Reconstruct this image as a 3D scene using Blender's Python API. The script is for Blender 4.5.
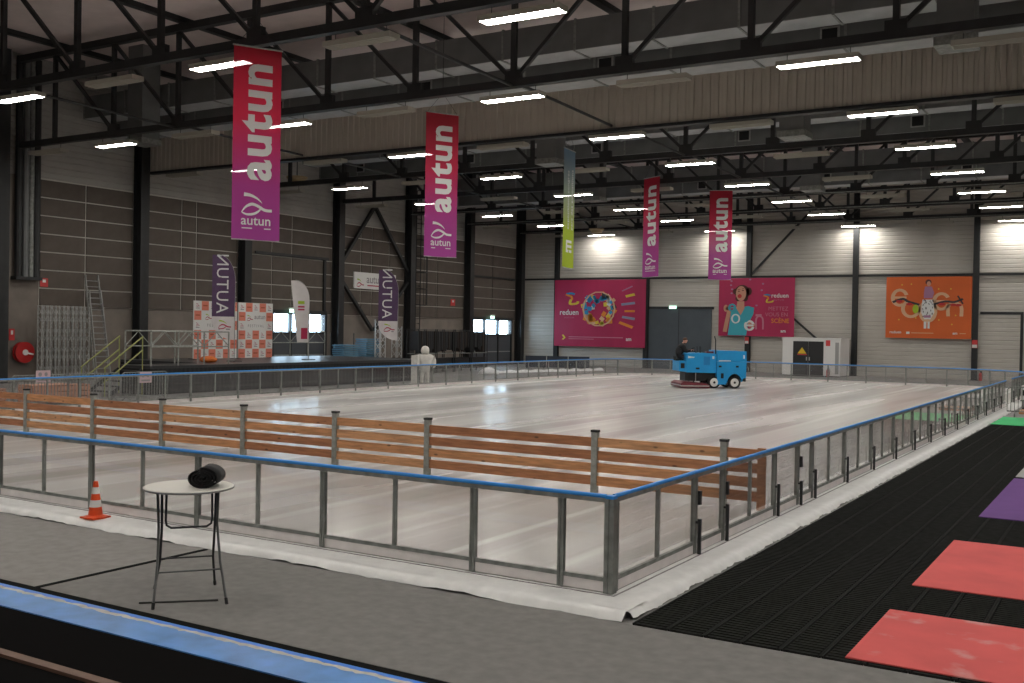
import bpy, math, random
from mathutils import Vector, Matrix

random.seed(7)
for o in list(bpy.data.objects):
    bpy.data.objects.remove(o)
scene = bpy.context.scene
COL = scene.collection
R = math.radians

# ------------------------------------------------------------------ camera
cam_d = bpy.data.cameras.new('camera')
cam_d.sensor_width = 36.0
cam_d.lens = 1040.5 * 36.0 / 1024.0
cam_d.clip_end = 500
cam = bpy.data.objects.new('camera', cam_d)
COL.objects.link(cam)
yaw, pitch, roll = R(31.2121), R(-0.6686), R(0.9876)
fw = Vector((-math.sin(yaw) * math.cos(pitch), math.cos(yaw) * math.cos(pitch), math.sin(pitch)))
r0 = Vector((math.cos(yaw), math.sin(yaw), 0))
u0 = r0.cross(fw)
rr = math.cos(roll) * r0 + math.sin(roll) * u0
uu = -math.sin(roll) * r0 + math.cos(roll) * u0
mw = Matrix((rr, uu, -fw)).transposed().to_4x4()
mw.translation = (4.8718, -10.1705, 2.9312)
cam.matrix_world = mw
scene.camera = cam

# ------------------------------------------------------------------ light / exposure
LAMP = 60.0            # radiance of the lit ceiling fixtures
world = bpy.data.worlds.new('sky')
scene.world = world
world.use_nodes = True
bg = world.node_tree.nodes['Background']
bg.inputs[0].default_value = (0.62, 0.82, 1.0, 1)
bg.inputs[1].default_value = 12.0
vs = scene.view_settings
vs.view_transform = 'Standard'
vs.look = 'None'
vs.gamma = 1.0
vs.use_curve_mapping = False
vs.exposure = 0.2

# ------------------------------------------------------------------ materials
MATS = {}


def mat(name, col, rough=0.6, metal=0.0, var=0.0, scale=6.0, bump=0.0, stretch=(1, 1, 1), spec=0.5, trans=0.0, coords='Object'):
    if name in MATS:
        return MATS[name]
    m = bpy.data.materials.new(name)
    m.use_nodes = True
    nt = m.node_tree
    b = nt.nodes['Principled BSDF']
    b.inputs['Base Color'].default_value = (*col, 1)
    b.inputs['Roughness'].default_value = rough
    b.inputs['Metallic'].default_value = metal
    b.inputs['Specular IOR Level'].default_value = spec
    if var or bump:
        tc = nt.nodes.new('ShaderNodeTexCoord')
        mp = nt.nodes.new('ShaderNodeMapping')
        mp.inputs['Scale'].default_value = stretch
        nt.links.new(tc.outputs[coords], mp.inputs[0])
        nz = nt.nodes.new('ShaderNodeTexNoise')
        nz.inputs['Scale'].default_value = scale
        nz.inputs['Detail'].default_value = 5
        nt.links.new(mp.outputs[0], nz.inputs[0])
        if var:
            rp = nt.nodes.new('ShaderNodeValToRGB')
            rp.color_ramp.elements[0].position = 0.3
            rp.color_ramp.elements[1].position = 0.7
            rp.color_ramp.elements[0].color = (*[max(0, c * (1 - var)) for c in col], 1)
            rp.color_ramp.elements[1].color = (*[min(1, c * (1 + var)) for c in col], 1)
            nt.links.new(nz.outputs[0], rp.inputs[0])
            nt.links.new(rp.outputs[0], b.inputs['Base Color'])
        if bump:
            bp = nt.nodes.new('ShaderNodeBump')
            bp.inputs['Strength'].default_value = bump
            bp.inputs['Distance'].default_value = 0.02
            nt.links.new(nz.outputs[0], bp.inputs['Height'])
            nt.links.new(bp.outputs[0], b.inputs['Normal'])
    MATS[name] = m
    return m


def emit(name, col, strength):
    m = bpy.data.materials.new(name)
    m.use_nodes = True
    nt = m.node_tree
    nt.nodes.clear()
    e = nt.nodes.new('ShaderNodeEmission')
    e.inputs[0].default_value = (*col, 1)
    e.inputs[1].default_value = strength
    o = nt.nodes.new('ShaderNodeOutputMaterial')
    nt.links.new(e.outputs[0], o.inputs[0])
    MATS[name] = m
    return m


def pane_mat(name, haze=0.08, tint=(0.92, 0.92, 0.92), rough=0.02):
    m = bpy.data.materials.new(name)
    m.use_nodes = True
    nt = m.node_tree
    nt.nodes.clear()
    o = nt.nodes.new('ShaderNodeOutputMaterial')
    t = nt.nodes.new('ShaderNodeBsdfTransparent')
    t.inputs[0].default_value = (*tint, 1)
    d = nt.nodes.new('ShaderNodeBsdfDiffuse')
    d.inputs[0].default_value = (0.75, 0.74, 0.74, 1)
    g = nt.nodes.new('ShaderNodeBsdfGlossy')
    g.inputs['Roughness'].default_value = rough
    m1 = nt.nodes.new('ShaderNodeMixShader')
    m1.inputs[0].default_value = haze
    nt.links.new(t.outputs[0], m1.inputs[1])
    nt.links.new(d.outputs[0], m1.inputs[2])
    lw = nt.nodes.new('ShaderNodeLayerWeight')
    lw.inputs[0].default_value = 0.5
    pw = nt.nodes.new('ShaderNodeMath')
    pw.operation = 'POWER'
    pw.inputs[1].default_value = 4.0
    nt.links.new(lw.outputs['Facing'], pw.inputs[0])
    f = nt.nodes.new('ShaderNodeMath')
    f.operation = 'MULTIPLY_ADD'
    f.inputs[1].default_value = 0.7
    f.inputs[2].default_value = 0.025
    nt.links.new(pw.outputs[0], f.inputs[0])
    m2 = nt.nodes.new('ShaderNodeMixShader')
    nt.links.new(f.outputs[0], m2.inputs[0])
    nt.links.new(m1.outputs[0], m2.inputs[1])
    nt.links.new(g.outputs[0], m2.inputs[2])
    nt.links.new(m2.outputs[0], o.inputs[0])
    MATS[name] = m
    return m


def banner_mat(name, stops, h):
    """printed vertical colour blend on slightly see-through banner mesh; object z runs -h..0"""
    m = bpy.data.materials.new(name)
    m.use_nodes = True
    nt = m.node_tree
    b = nt.nodes['Principled BSDF']
    b.inputs['Roughness'].default_value = 0.75
    out = nt.nodes['Material Output']
    tc = nt.nodes.new('ShaderNodeTexCoord')
    sp = nt.nodes.new('ShaderNodeSeparateXYZ')
    nt.links.new(tc.outputs['Object'], sp.inputs[0])
    mr = nt.nodes.new('ShaderNodeMapRange')
    mr.inputs[1].default_value = -h
    mr.inputs[2].default_value = 0
    nt.links.new(sp.outputs[2], mr.inputs[0])
    rp = nt.nodes.new('ShaderNodeValToRGB')
    els = rp.color_ramp.elements
    els[0].position, els[0].color = stops[0][0], (*stops[0][1], 1)
    els[1].position, els[1].color = stops[1][0], (*stops[1][1], 1)
    for ps, c in stops[2:]:
        e = els.new(ps)
        e.color = (*c, 1)
    nt.links.new(mr.outputs[0], rp.inputs[0])
    nt.links.new(rp.outputs[0], b.inputs['Base Color'])
    tl = nt.nodes.new('ShaderNodeBsdfTranslucent')
    nt.links.new(rp.outputs[0], tl.inputs[0])
    mx = nt.nodes.new('ShaderNodeMixShader')
    mx.inputs[0].default_value = 0.3
    nt.links.new(b.outputs[0], mx.inputs[1])
    nt.links.new(tl.outputs[0], mx.inputs[2])
    tr = nt.nodes.new('ShaderNodeBsdfTransparent')
    mx2 = nt.nodes.new('ShaderNodeMixShader')
    mx2.inputs[0].default_value = 0.17
    nt.links.new(mx.outputs[0], mx2.inputs[1])
    nt.links.new(tr.outputs[0], mx2.inputs[2])
    nt.links.new(mx2.outputs[0], out.inputs[0])
    MATS[name] = m
    return m


def ice_mat():
    m = bpy.data.materials.new('resurfaced_ice')
    m.use_nodes = True
    nt = m.node_tree
    b = nt.nodes['Principled BSDF']
    tc = nt.nodes.new('ShaderNodeTexCoord')

    def noise(scale, st, rot=0.0, detail=4):
        mp = nt.nodes.new('ShaderNodeMapping')
        mp.inputs['Scale'].default_value = st
        mp.inputs['Rotation'].default_value = (0, 0, rot)
        nt.links.new(tc.outputs['Object'], mp.inputs[0])
        n = nt.nodes.new('ShaderNodeTexNoise')
        n.inputs['Scale'].default_value = scale
        n.inputs['Detail'].default_value = detail
        n.inputs['Distortion'].default_value = 0.25
        nt.links.new(mp.outputs[0], n.inputs[0])
        return n

    def ramp(n, a, bb, ca, cb):
        r = nt.nodes.new('ShaderNodeValToRGB')
        r.color_ramp.elements[0].position = a
        r.color_ramp.elements[1].position = bb
        r.color_ramp.elements[0].color = (*ca, 1)
        r.color_ramp.elements[1].color = (*cb, 1)
        nt.links.new(n.outputs[0], r.inputs[0])
        return r
    n1 = noise(1.0, (0.55, 0.05, 1), R(-4), 1.5)          # broad resurfacing laps
    n2 = noise(1.0, (2.4, 0.035, 1), R(-4), 2)           # thin bright ridges of slush
    n3 = noise(0.5, (1, 0.06, 1), R(-4))                    # wet patches
    r1 = ramp(n1, 0.34, 0.66, (0.44, 0.418, 0.398), (0.70, 0.68, 0.655))
    r2 = ramp(n2, 0.52, 0.72, (0, 0, 0), (1, 1, 1))
    r3 = ramp(n3, 0.25, 0.8, (0, 0, 0), (1, 1, 1))
    mx = nt.nodes.new('ShaderNodeMixRGB')
    mx.inputs[2].default_value = (0.88, 0.87, 0.85, 1)
    ml = nt.nodes.new('ShaderNodeMath')
    ml.operation = 'MULTIPLY'
    ml.inputs[1].default_value = 0.75
    nt.links.new(r2.outputs[0], ml.inputs[0])
    nt.links.new(ml.outputs[0], mx.inputs[0])
    nt.links.new(r1.outputs[0], mx.inputs[1])
    nt.links.new(mx.outputs[0], b.inputs['Base Color'])
    rg = nt.nodes.new('ShaderNodeMapRange')
    rg.inputs[3].default_value = 0.34
    rg.inputs[4].default_value = 0.14
    nt.links.new(r3.outputs[0], rg.inputs[0])
    nt.links.new(rg.outputs[0], b.inputs['Roughness'])
    b.inputs['Specular IOR Level'].default_value = 0.4
    MATS['ice'] = m
    return m


BLACK_STEEL = mat('black_painted_steel', (0.018, 0.019, 0.020), 0.55, 0.0, 0.25, 3)
GALV = mat('galvanised_steel', (0.30, 0.31, 0.285), 0.5, 0.4, 0.25, 9)
GALV_D = mat('weathered_galvanised_steel', (0.24, 0.25, 0.235), 0.55, 0.3, 0.3, 7)
ALU = mat('aluminium', (0.50, 0.50, 0.49), 0.4, 0.5, 0.15, 8)
ALU_D = mat('dull_aluminium', (0.36, 0.36, 0.35), 0.5, 0.3, 0.2, 8)
BLUE = mat('blue_handrail', (0.015, 0.27, 0.78), 0.45)
CLAD = mat('beige_wall_cladding', (0.50, 0.47, 0.425), 0.6, 0, 0.06, 0.7, stretch=(1, 1, 0.3))
CLAD_D = mat('grey_beige_wall_cladding', (0.40, 0.385, 0.36), 0.65, 0, 0.08, 0.8)
BROWN = mat('brown_acoustic_panel', (0.100, 0.081, 0.067), 0.8, 0, 0.12, 2)
JOINT = mat('pale_joint_profile', (0.55, 0.525, 0.48), 0.45)
CONC = mat('beige_concrete', (0.205, 0.175, 0.15), 0.85, 0, 0.14, 1.2, 0.2)
SLATE = mat('slate_grey_steel', (0.075, 0.09, 0.105), 0.5, 0, 0.08, 1)
DARKDOOR = mat('dark_grey_door', (0.07, 0.075, 0.085), 0.5)
WHITE = mat('white_paint', (0.75, 0.74, 0.72), 0.55)
PRINTW = mat('white_print', (0.70, 0.70, 0.69), 0.7)
ROOF = mat('pinkish_beige_roof_deck', (0.70, 0.60, 0.58), 0.85, 0, 0.06, 1.5)
DUCT = mat('grey_sheet_duct', (0.15, 0.155, 0.155), 0.55, 0.15, 0.15, 1.2)
DUCT_LIT = mat('lit_duct_underside', (0.40, 0.41, 0.42), 0.5, 0.15, 0.15, 1.2)  # lighter copy of the duct grey: light on the undersides put into the colour
RIBBED = mat('taupe_corrugated_sheet', (0.50, 0.455, 0.39), 0.6, 0, 0.06, 0.8)
HOUS = mat('cream_fixture_housing', (0.42, 0.40, 0.34), 0.5)
LOUVRE = mat('pale_louvre', (0.33, 0.32, 0.28), 0.5)
LAMPM = emit('lit_tube_panel', (1.0, 0.965, 0.90), LAMP)
PANE = pane_mat('clear_acrylic', 0.035)
GLASS = pane_mat('window_glass', 0.0, (0.95, 0.97, 0.98))
ICE = ice_mat()
SHEET = mat('white_plastic_sheet', (0.74, 0.735, 0.72), 0.4, 0, 0.08, 5, 0.25)
KICK = mat('pinkish_white_kick_strip', (0.80, 0.75, 0.735), 0.45, 0, 0.08, 4)
CARPET = mat('grey_needle_felt_carpet', (0.185, 0.178, 0.168), 0.95, 0, 0.12, 7.0, 0.3)
CARPET2 = mat('lighter_grey_felt_carpet', (0.235, 0.222, 0.212), 0.95, 0, 0.11, 6.0, 0.3)
FLOORM = mat('grey_concrete_floor', (0.16, 0.155, 0.15), 0.5, 0, 0.2, 0.5)
RUBBER = mat('black_rubber', (0.007, 0.007, 0.007), 0.9, 0, 0.2, 8, spec=0.05)
RUBBER_R = mat('worn_black_rubber_rib', (0.024, 0.0245, 0.023), 0.9, 0, 0.2, 8, spec=0.05)
BLACKF = mat('black_fabric', (0.012, 0.012, 0.013), 0.85)
BLACKM = mat('black_stage_mat', (0.006, 0.0055, 0.0055), 1.0, spec=0.02)
BLUEV = mat('blue_vinyl', (0.09, 0.27, 0.62), 0.35, 0, 0.2, 3)
BLUEV2 = mat('deep_blue_vinyl', (0.015, 0.19, 0.72), 0.35)
SCUFF = mat('chalky_scuff', (0.55, 0.52, 0.48), 0.9, 0, 0.2, 6)
REDM = mat('coral_red_mat', (0.66, 0.105, 0.10), 0.9, 0, 0.1, 1.4)
PURP = mat('purple_mat', (0.13, 0.045, 0.22), 0.9, 0, 0.08, 1.4)
GREEN = mat('green_mat', (0.05, 0.50, 0.17), 0.9, 0, 0.08, 1.4)
GREYM = mat('pale_grey_mat', (0.35, 0.35, 0.34), 0.9)
ORANGE = mat('orange_plastic', (0.80, 0.085, 0.015), 0.45, 0, 0.12, 9)
RED = mat('red_plastic', (0.45, 0.02, 0.02), 0.4)
SIGNRED = mat('red_sign', (0.60, 0.05, 0.05), 0.5)
PURFLAG = mat('purple_flag_cloth', (0.085, 0.045, 0.105), 0.8, 0, 0.1, 3)
WFLAG = mat('white_flag_cloth', (0.66, 0.62, 0.62), 0.8, 0, 0.06, 3)
BLUEP = mat('sky_blue_paint', (0.012, 0.30, 0.66), 0.35, 0, 0.05, 2)
BLUEP_D = mat('darker_blue_mesh', (0.01, 0.20, 0.50), 0.5)
MAROON = mat('maroon_paint', (0.16, 0.018, 0.03), 0.45)
CORAL = mat('coral_print', (0.72, 0.22, 0.15), 0.8)
INK = mat('dark_ink', (0.05, 0.04, 0.045), 0.8)
GREYINK = mat('grey_ink', (0.30, 0.28, 0.29), 0.8)
CRIM = mat('crimson_ink', (0.40, 0.02, 0.07), 0.8)
LIME = mat('lime_ink', (0.36, 0.50, 0.03), 0.8)
PINKP = mat('pink_paper', (0.62, 0.44, 0.46), 0.8)


def wood_mat(i):
    base = [(0.55, 0.26, 0.115), (0.43, 0.185, 0.085), (0.58, 0.30, 0.145), (0.38, 0.155, 0.07)][i]
    m = bpy.data.materials.new('larch_board_%s' % 'abcd'[i])
    m.use_nodes = True
    nt = m.node_tree
    b = nt.nodes['Principled BSDF']
    b.inputs['Roughness'].default_value = 0.7
    tc = nt.nodes.new('ShaderNodeTexCoord')
    oi = nt.nodes.new('ShaderNodeObjectInfo')
    mu = nt.nodes.new('ShaderNodeMath')
    mu.operation = 'MULTIPLY'
    mu.inputs[1].default_value = 57.0
    nt.links.new(oi.outputs['Random'], mu.inputs[0])
    ad = nt.nodes.new('ShaderNodeVectorMath')
    nt.links.new(tc.outputs['Object'], ad.inputs[0])
    nt.links.new(mu.outputs[0], ad.inputs[1])

    def tex(kind, st):
        mp = nt.nodes.new('ShaderNodeMapping')
        mp.inputs['Scale'].default_value = st
        nt.links.new(ad.outputs[0], mp.inputs[0])
        t = nt.nodes.new(kind)
        nt.links.new(mp.outputs[0], t.inputs[0])
        return t
    nz = tex('ShaderNodeTexNoise', (1.6, 2, 14))
    nz.inputs['Scale'].default_value = 1.6
    nz.inputs['Detail'].default_value = 5
    rp = nt.nodes.new('ShaderNodeValToRGB')
    rp.color_ramp.elements[0].position, rp.color_ramp.elements[1].position = 0.3, 0.72
    rp.color_ramp.elements[0].color = (*[c * 0.66 for c in base], 1)
    rp.color_ramp.elements[1].color = (*[min(1, c * 1.22) for c in base], 1)
    nt.links.new(nz.outputs[0], rp.inputs[0])
    vo = tex('ShaderNodeTexVoronoi', (2.6, 0.01, 6.5))
    vo.inputs['Scale'].default_value = 1.0
    kr = nt.nodes.new('ShaderNodeValToRGB')
    kr.color_ramp.elements[0].position, kr.color_ramp.elements[1].position = 0.07, 0.16
    kr.color_ramp.elements[0].color = (1, 1, 1, 1)
    kr.color_ramp.elements[1].color = (0, 0, 0, 1)
    nt.links.new(vo.outputs['Distance'], kr.inputs[0])
    mx = nt.nodes.new('ShaderNodeMixRGB')
    mx.inputs[2].default_value = (*[c * 0.28 for c in base], 1)
    nt.links.new(kr.outputs[0], mx.inputs[0])
    nt.links.new(rp.outputs[0], mx.inputs[1])
    nt.links.new(mx.outputs[0], b.inputs['Base Color'])
    return m


WOODS = [wood_mat(i) for i in range(4)]


# ------------------------------------------------------------------ mesh helpers
class MB:
    def __init__(self):
        self.v, self.f, self.m = [], [], []

    def add(self, vs, fs, m=0):
        n = len(self.v)
        self.v += [tuple(x) for x in vs]
        for f in fs:
            self.f.append(tuple(i + n for i in f))
            self.m.append(m)
        return self

    def box(self, x0, y0, z0, x1, y1, z1, m=0):
        v = [(x0, y0, z0), (x1, y0, z0), (x1, y1, z0), (x0, y1, z0), (x0, y0, z1), (x1, y0, z1), (x1, y1, z1), (x0, y1, z1)]
        return self.add(v, [(3, 2, 1, 0), (4, 5, 6, 7), (0, 1, 5, 4), (1, 2, 6, 5), (2, 3, 7, 6), (3, 0, 4, 7)], m)

    def beam(self, p, q, w, h=None, m=0, up=(0, 0, 1)):
        p, q = Vector(p), Vector(q)
        h = h or w
        d = (q - p).normalized()
        u = Vector(up)
        if abs(d.dot(u)) > 0.98:
            u = Vector((1, 0, 0))
        s = d.cross(u).normalized() * (w / 2)
        t = s.cross(d).normalized() * (h / 2)
        v = [p - s - t, p + s - t, p + s + t, p - s + t, q - s - t, q + s - t, q + s + t, q - s + t]
        return self.add(v, [(3, 2, 1, 0), (4, 5, 6, 7), (0, 1, 5, 4), (1, 2, 6, 5), (2, 3, 7, 6), (3, 0, 4, 7)], m)

    def tube(self, pts, r, n=8, m=0, closed=False):
        pts = [Vector(p) for p in pts]
        rs = r if isinstance(r, (list, tuple)) else [r] * len(pts)
        rings = []
        prev = None
        for i, p in enumerate(pts):
            if closed:
                d = (pts[(i + 1) % len(pts)] - pts[i - 1]).normalized()
            elif i == 0:
                d = (pts[1] - p).normalized()
            elif i == len(pts) - 1:
                d = (p - pts[i - 1]).normalized()
            else:
                d = ((pts[i + 1] - p).normalized() + (p - pts[i - 1]).normalized())
                d = d.normalized() if d.length > 1e-6 else (p - pts[i - 1]).normalized()
            if prev is None:
                a = Vector((0, 0, 1)) if abs(d.z) < 0.9 else Vector((1, 0, 0))
                s = d.cross(a).normalized()
            else:
                s = (prev - d * prev.dot(d))
                s = s.normalized() if s.length > 1e-6 else d.orthogonal().normalized()
            prev = s
            t = d.cross(s)
            rings.append([p + (s * math.cos(2 * math.pi * k / n) + t * math.sin(2 * math.pi * k / n)) * rs[i] for k in range(n)])
        v = [x for rg in rings for x in rg]
        f = []
        L = len(rings)
        for i in range(L if closed else L - 1):
            j = (i + 1) % L
            for k in range(n):
                f.append((i * n + k, i * n + (k + 1) % n, j * n + (k + 1) % n, j * n + k))
        if not closed:
            f.append(tuple(range(n - 1, -1, -1)))
            f.append(tuple((L - 1) * n + k for k in range(n)))
        return self.add(v, f, m)

    def lathe(self, prof, c=(0, 0, 0), n=24, m=0, sx=1, sy=1):
        v, f = [], []
        for (r, z) in prof:
            for k in range(n):
                a = 2 * math.pi * k / n
                v.append((c[0] + r * sx * math.cos(a), c[1] + r * sy * math.sin(a), c[2] + z))
        for i in range(len(prof) - 1):
            for k in range(n):
                f.append((i * n + k, i * n + (k + 1) % n, (i + 1) * n + (k + 1) % n, (i + 1) * n + k))
        f.append(tuple(range(n - 1, -1, -1)))
        f.append(tuple((len(prof) - 1) * n + k for k in range(n)))
        return self.add(v, f, m)

    def disc(self, c, axis, r, th, n=20, m=0):
        c = Vector(c)
        a = Vector(axis).normalized()
        return self.tube([c - a * th / 2, c + a * th / 2], r, n, m)

    def prism(self, poly, a, b, plane='xz', m=0):
        """2-D polygon extruded from a to b along the missing axis"""
        def P(u, v, w):
            return {'xz': (u, w, v), 'xy': (u, v, w), 'yz': (w, u, v)}[plane]
        n = len(poly)
        v = [P(x, y, a) for x, y in poly] + [P(x, y, b) for x, y in poly]
        f = [tuple(range(n - 1, -1, -1)), tuple(range(n, 2 * n))]
        f += [(i, (i + 1) % n, n + (i + 1) % n, n + i) for i in range(n)]
        return self.add(v, f, m)

    def flat(self, vs2, fs, fn, m=0):
        return self.add([fn(u, v) for u, v in vs2], fs, m)


def link(o, parent=None):
    COL.objects.link(o)
    if parent is not None:
        o.parent = parent
    return o


def tag(o, label, cat, group=None, kind=None):
    if label:
        o['label'] = label
    if cat:
        o['category'] = cat
    if group:
        o['group'] = group
    if kind:
        o['kind'] = kind
    return o


def thing(name, label, cat, loc=(0, 0, 0), rz=0.0, group=None):
    o = bpy.data.objects.new(name, None)
    o.empty_display_size = 0.1
    link(o)
    o.location = loc
    o.rotation_euler = (0, 0, rz)
    return tag(o, label, cat, group)


def build(mb, name, mats, parent=None, loc=None, smooth=False, label=None):
    me = bpy.data.meshes.new(name)
    me.from_pydata(mb.v, [], mb.f)
    mats = mats if isinstance(mats, (list, tuple)) else [mats]
    for m in mats:
        me.materials.append(m)
    if len(mats) > 1:
        me.polygons.foreach_set('material_index', mb.m)
    if smooth:
        me.polygons.foreach_set('use_smooth', [True] * len(me.polygons))
    me.update()
    o = bpy.data.objects.new(name, me)
    link(o, parent)
    if loc:
        o.location = loc
    if label:
        o['label'] = label
    return o


def inst(src, parent, loc=None, rot=None, scale=None):
    c = src.copy()
    link(c)
    c.parent = parent
    if loc is not None:
        c.location = loc
    if rot is not None:
        c.rotation_euler = rot
    if scale is not None:
        c.scale = scale
    return c


def copy_tree(o, parent=None):
    c = o.copy()
    link(c)
    c.parent = parent
    for ch in list(o.children):
        copy_tree(ch, c)
    return c


def struct(mb, name, mats, **k):
    o = build(mb, name, mats, **k)
    o['kind'] = 'structure'
    return o


TXT = {}


def text2d(s, size=1.0, bold=0.0, align='CENTER', spacing=1.0, shear=0.0):
    key = (s, size, bold, align, spacing, shear)
    if key in TXT:
        return TXT[key]
    cu = bpy.data.curves.new('t', 'FONT')
    cu.body = s
    cu.size = size
    cu.offset = bold * size
    cu.align_x = align
    cu.space_character = spacing
    cu.shear = shear
    cu.resolution_u = 3
    o = bpy.data.objects.new('t', cu)
    COL.objects.link(o)
    me = bpy.data.meshes.new_from_object(o)
    vs2 = [(v.co.x, v.co.y) for v in me.vertices]
    fs = [tuple(p.vertices) for p in me.polygons]
    bpy.data.objects.remove(o)
    bpy.data.curves.remove(cu)
    bpy.data.meshes.remove(me)
    TXT[key] = (vs2, fs)
    return vs2, fs


def islands(mb):
    par = list(range(len(mb.v)))

    def find(a):
        while par[a] != a:
            par[a] = par[par[a]]
            a = par[a]
        return a
    for f in mb.f:
        for i in f[1:]:
            par[find(i)] = find(f[0])
    out = {}
    for f, m in zip(mb.f, mb.m):
        out.setdefault(find(f[0]), []).append((f, m))
    res = []
    for fs in out.values():
        nb = MB()
        mp = {}
        for f, m in fs:
            for i in f:
                if i not in mp:
                    mp[i] = len(nb.v)
                    nb.v.append(mb.v[i])
            nb.f.append(tuple(mp[i] for i in f))
            nb.m.append(m)
        res.append(nb)
    return res


def ink(mb, name, mats, parent, split=False, label=None):
    """flat print: one part per printed piece when large, otherwise one joined part"""
    parts = islands(mb)
    if split:
        for q in parts:
            build(q, name, mats, parent, label=label)
        return None
    o = build(mb, name, mats, parent, label=label)
    if len(parts) > 1:
        o['kind'] = 'stuff'
    return o


def stroke(mb, pts, ws, fn, m=0):
    """ribbon polygon along 2-D points with widths"""
    n = len(pts)
    L, Rr = [], []
    for i in range(n):
        a = Vector(pts[max(0, i - 1)])
        b = Vector(pts[min(n - 1, i + 1)])
        d = (b - a)
        d = d.normalized() if d.length else Vector((1, 0))
        nn = Vector((-d.y, d.x)) * (ws[i] / 2 if isinstance(ws, (list, tuple)) else ws / 2)
        p = Vector(pts[i])
        L.append(p + nn)
        Rr.append(p - nn)
    vs2 = [(p.x, p.y) for p in L + Rr]
    fs = [(i, i + 1, n + i + 1, n + i) for i in range(n - 1)]
    mb.flat(vs2, fs, fn, m)


def spline(pts, k=5):
    out = []
    n = len(pts)
    for i in range(n - 1):
        p0, p1, p2, p3 = [Vector(pts[max(0, min(n - 1, j))]) for j in (i - 1, i, i + 1, i + 2)]
        for s in range(k):
            t = s / k
            out.append(0.5 * ((2 * p1) + (-p0 + p2) * t + (2 * p0 - 5 * p1 + 4 * p2 - p3) * t * t + (-p0 + 3 * p1 - 3 * p2 + p3) * t ** 3))
    out.append(Vector(pts[-1]))
    return [tuple(p) for p in out]


def fish_logo(mb, cx, cy, s, fn, m=0, m2=None):
    """looped ribbon emblem: arc above a fish-like loop, about s wide"""
    def T(q):
        return [(cx + (x - 205) / 200 * s, cy - (y - 425) / 200 * s) for x, y in q]
    up = spline([(108, 480), (135, 445), (175, 425), (215, 435), (262, 460), (312, 462)])
    stroke(mb, T(up), [s * w for w in [0.02 + 0.075 * min(1, i / 8) for i in range(len(up))]], fn, m)
    lo = spline([(108, 480), (140, 494), (185, 490), (220, 470), (245, 440)])
    stroke(mb, T(lo), [s * (0.03 + 0.05 * math.sin(math.pi * i / (len(lo) - 1))) for i in range(len(lo))], fn, m)
    ar = spline([(122, 362), (165, 366), (205, 382), (232, 402), (244, 416)])
    stroke(mb, T(ar), [s * 0.13 * (1 - i / (len(ar) - 1)) + 0.002 for i in range(len(ar))], fn, m if m2 is None else m2)


def rect2(mb, u0, v0, u1, v1, fn, m=0):
    mb.flat([(u0, v0), (u1, v0), (u1, v1), (u0, v1)], [(0, 1, 2, 3)], fn, m)


def ell2(mb, cx, cy, a, b, fn, m=0, n=18, rot=0.0):
    vs2 = []
    for k in range(n):
        t = 2 * math.pi * k / n
        x, y = a * math.cos(t), b * math.sin(t)
        vs2.append((cx + x * math.cos(rot) - y * math.sin(rot), cy + x * math.sin(rot) + y * math.cos(rot)))
    mb.flat(vs2, [tuple(range(n))], fn, m)


def ring2(mb, cx, cy, a, b, w, fn, m=0, t0=0, t1=360, n=24):
    pts = [(cx + a * math.cos(R(t0 + (t1 - t0) * k / n)), cy + b * math.sin(R(t0 + (t1 - t0) * k / n))) for k in range(n + 1)]
    stroke(mb, pts, w, fn, m)


# ------------------------------------------------------------------ dimensions
XL, XR, YB, YF, ZR = -41.25, 15.2, 67.0, -19.0, 15.7     # hall
ZI = 0.10                                             # ice / kerb top
FX = -24.84                                           # left barrier line
FY = 53.5                                             # far barrier line
CR = 4.6                                              # corner radius
PITCH = 2.3068
TRUSS_Y = [12.0, 19.8, 35.2, 43.0, 50.8, 58.6, 66.2]
COLY = [11.6, 19.0, 27.0, 34.5, 42.9, 50.8, 58.6, 66.5]
COLX = [-37.4, -29.2, -20.8, -12.9, -4.9, 3.2, 11.2]

# ------------------------------------------------------------------ hall shell
struct(MB().box(XL - 0.3, YF - 0.3, -0.3, XR + 0.3, YB + 0.3, 0), 'floor', FLOORM)
ceil_o = struct(MB().box(XL - 0.3, YF - 0.3, ZR, XR + 0.3, YB + 0.3, ZR + 0.3), 'ceiling', ROOF)
pb = MB()
pb.box(-0.16, YF, -0.22, 0.16, YB, 0.0)
purlin0 = build(pb, 'purlin', BLACK_STEEL, ceil_o, (-37.9, 0, ZR))
for k in range(1, 7):
    inst(purlin0, ceil_o, (-37.9 + 8.2 * k, 0, ZR))


def ribs_profile(z0, z1, pitch, depth):
    pr = []
    z = z0
    while z < z1 - 1e-6:
        zz = min(z + pitch, z1)
        h = zz - z
        pr += [(0, z), (0, z + h * 0.12), (depth, z + h * 0.22), (depth, z + h * 0.9)]
        z = zz
    pr.append((0, z1))
    return pr


def ribbed_y(x0, x1, z0, z1, y, pitch=0.3, depth=0.03):
    """horizontal ribs on a wall facing -Y"""
    mb = MB()
    pr = ribs_profile(z0, z1, pitch, depth)
    n = len(pr)
    v = [(x0, y - d, z) for d, z in pr] + [(x1, y - d, z) for d, z in pr]
    mb.add(v, [(i, n + i, n + i + 1, i + 1) for i in range(n - 1)])
    return mb


def ribbed_x(y0, y1, z0, z1, x, pitch=0.3, depth=0.03):
    """horizontal ribs on a wall facing +X"""
    mb = MB()
    pr = ribs_profile(z0, z1, pitch, depth)
    n = len(pr)
    v = [(x + d, y0, z) for d, z in pr] + [(x + d, y1, z) for d, z in pr]
    mb.add(v, [(i, i + 1, n + i + 1, n + i) for i in range(n - 1)])
    return mb


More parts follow.
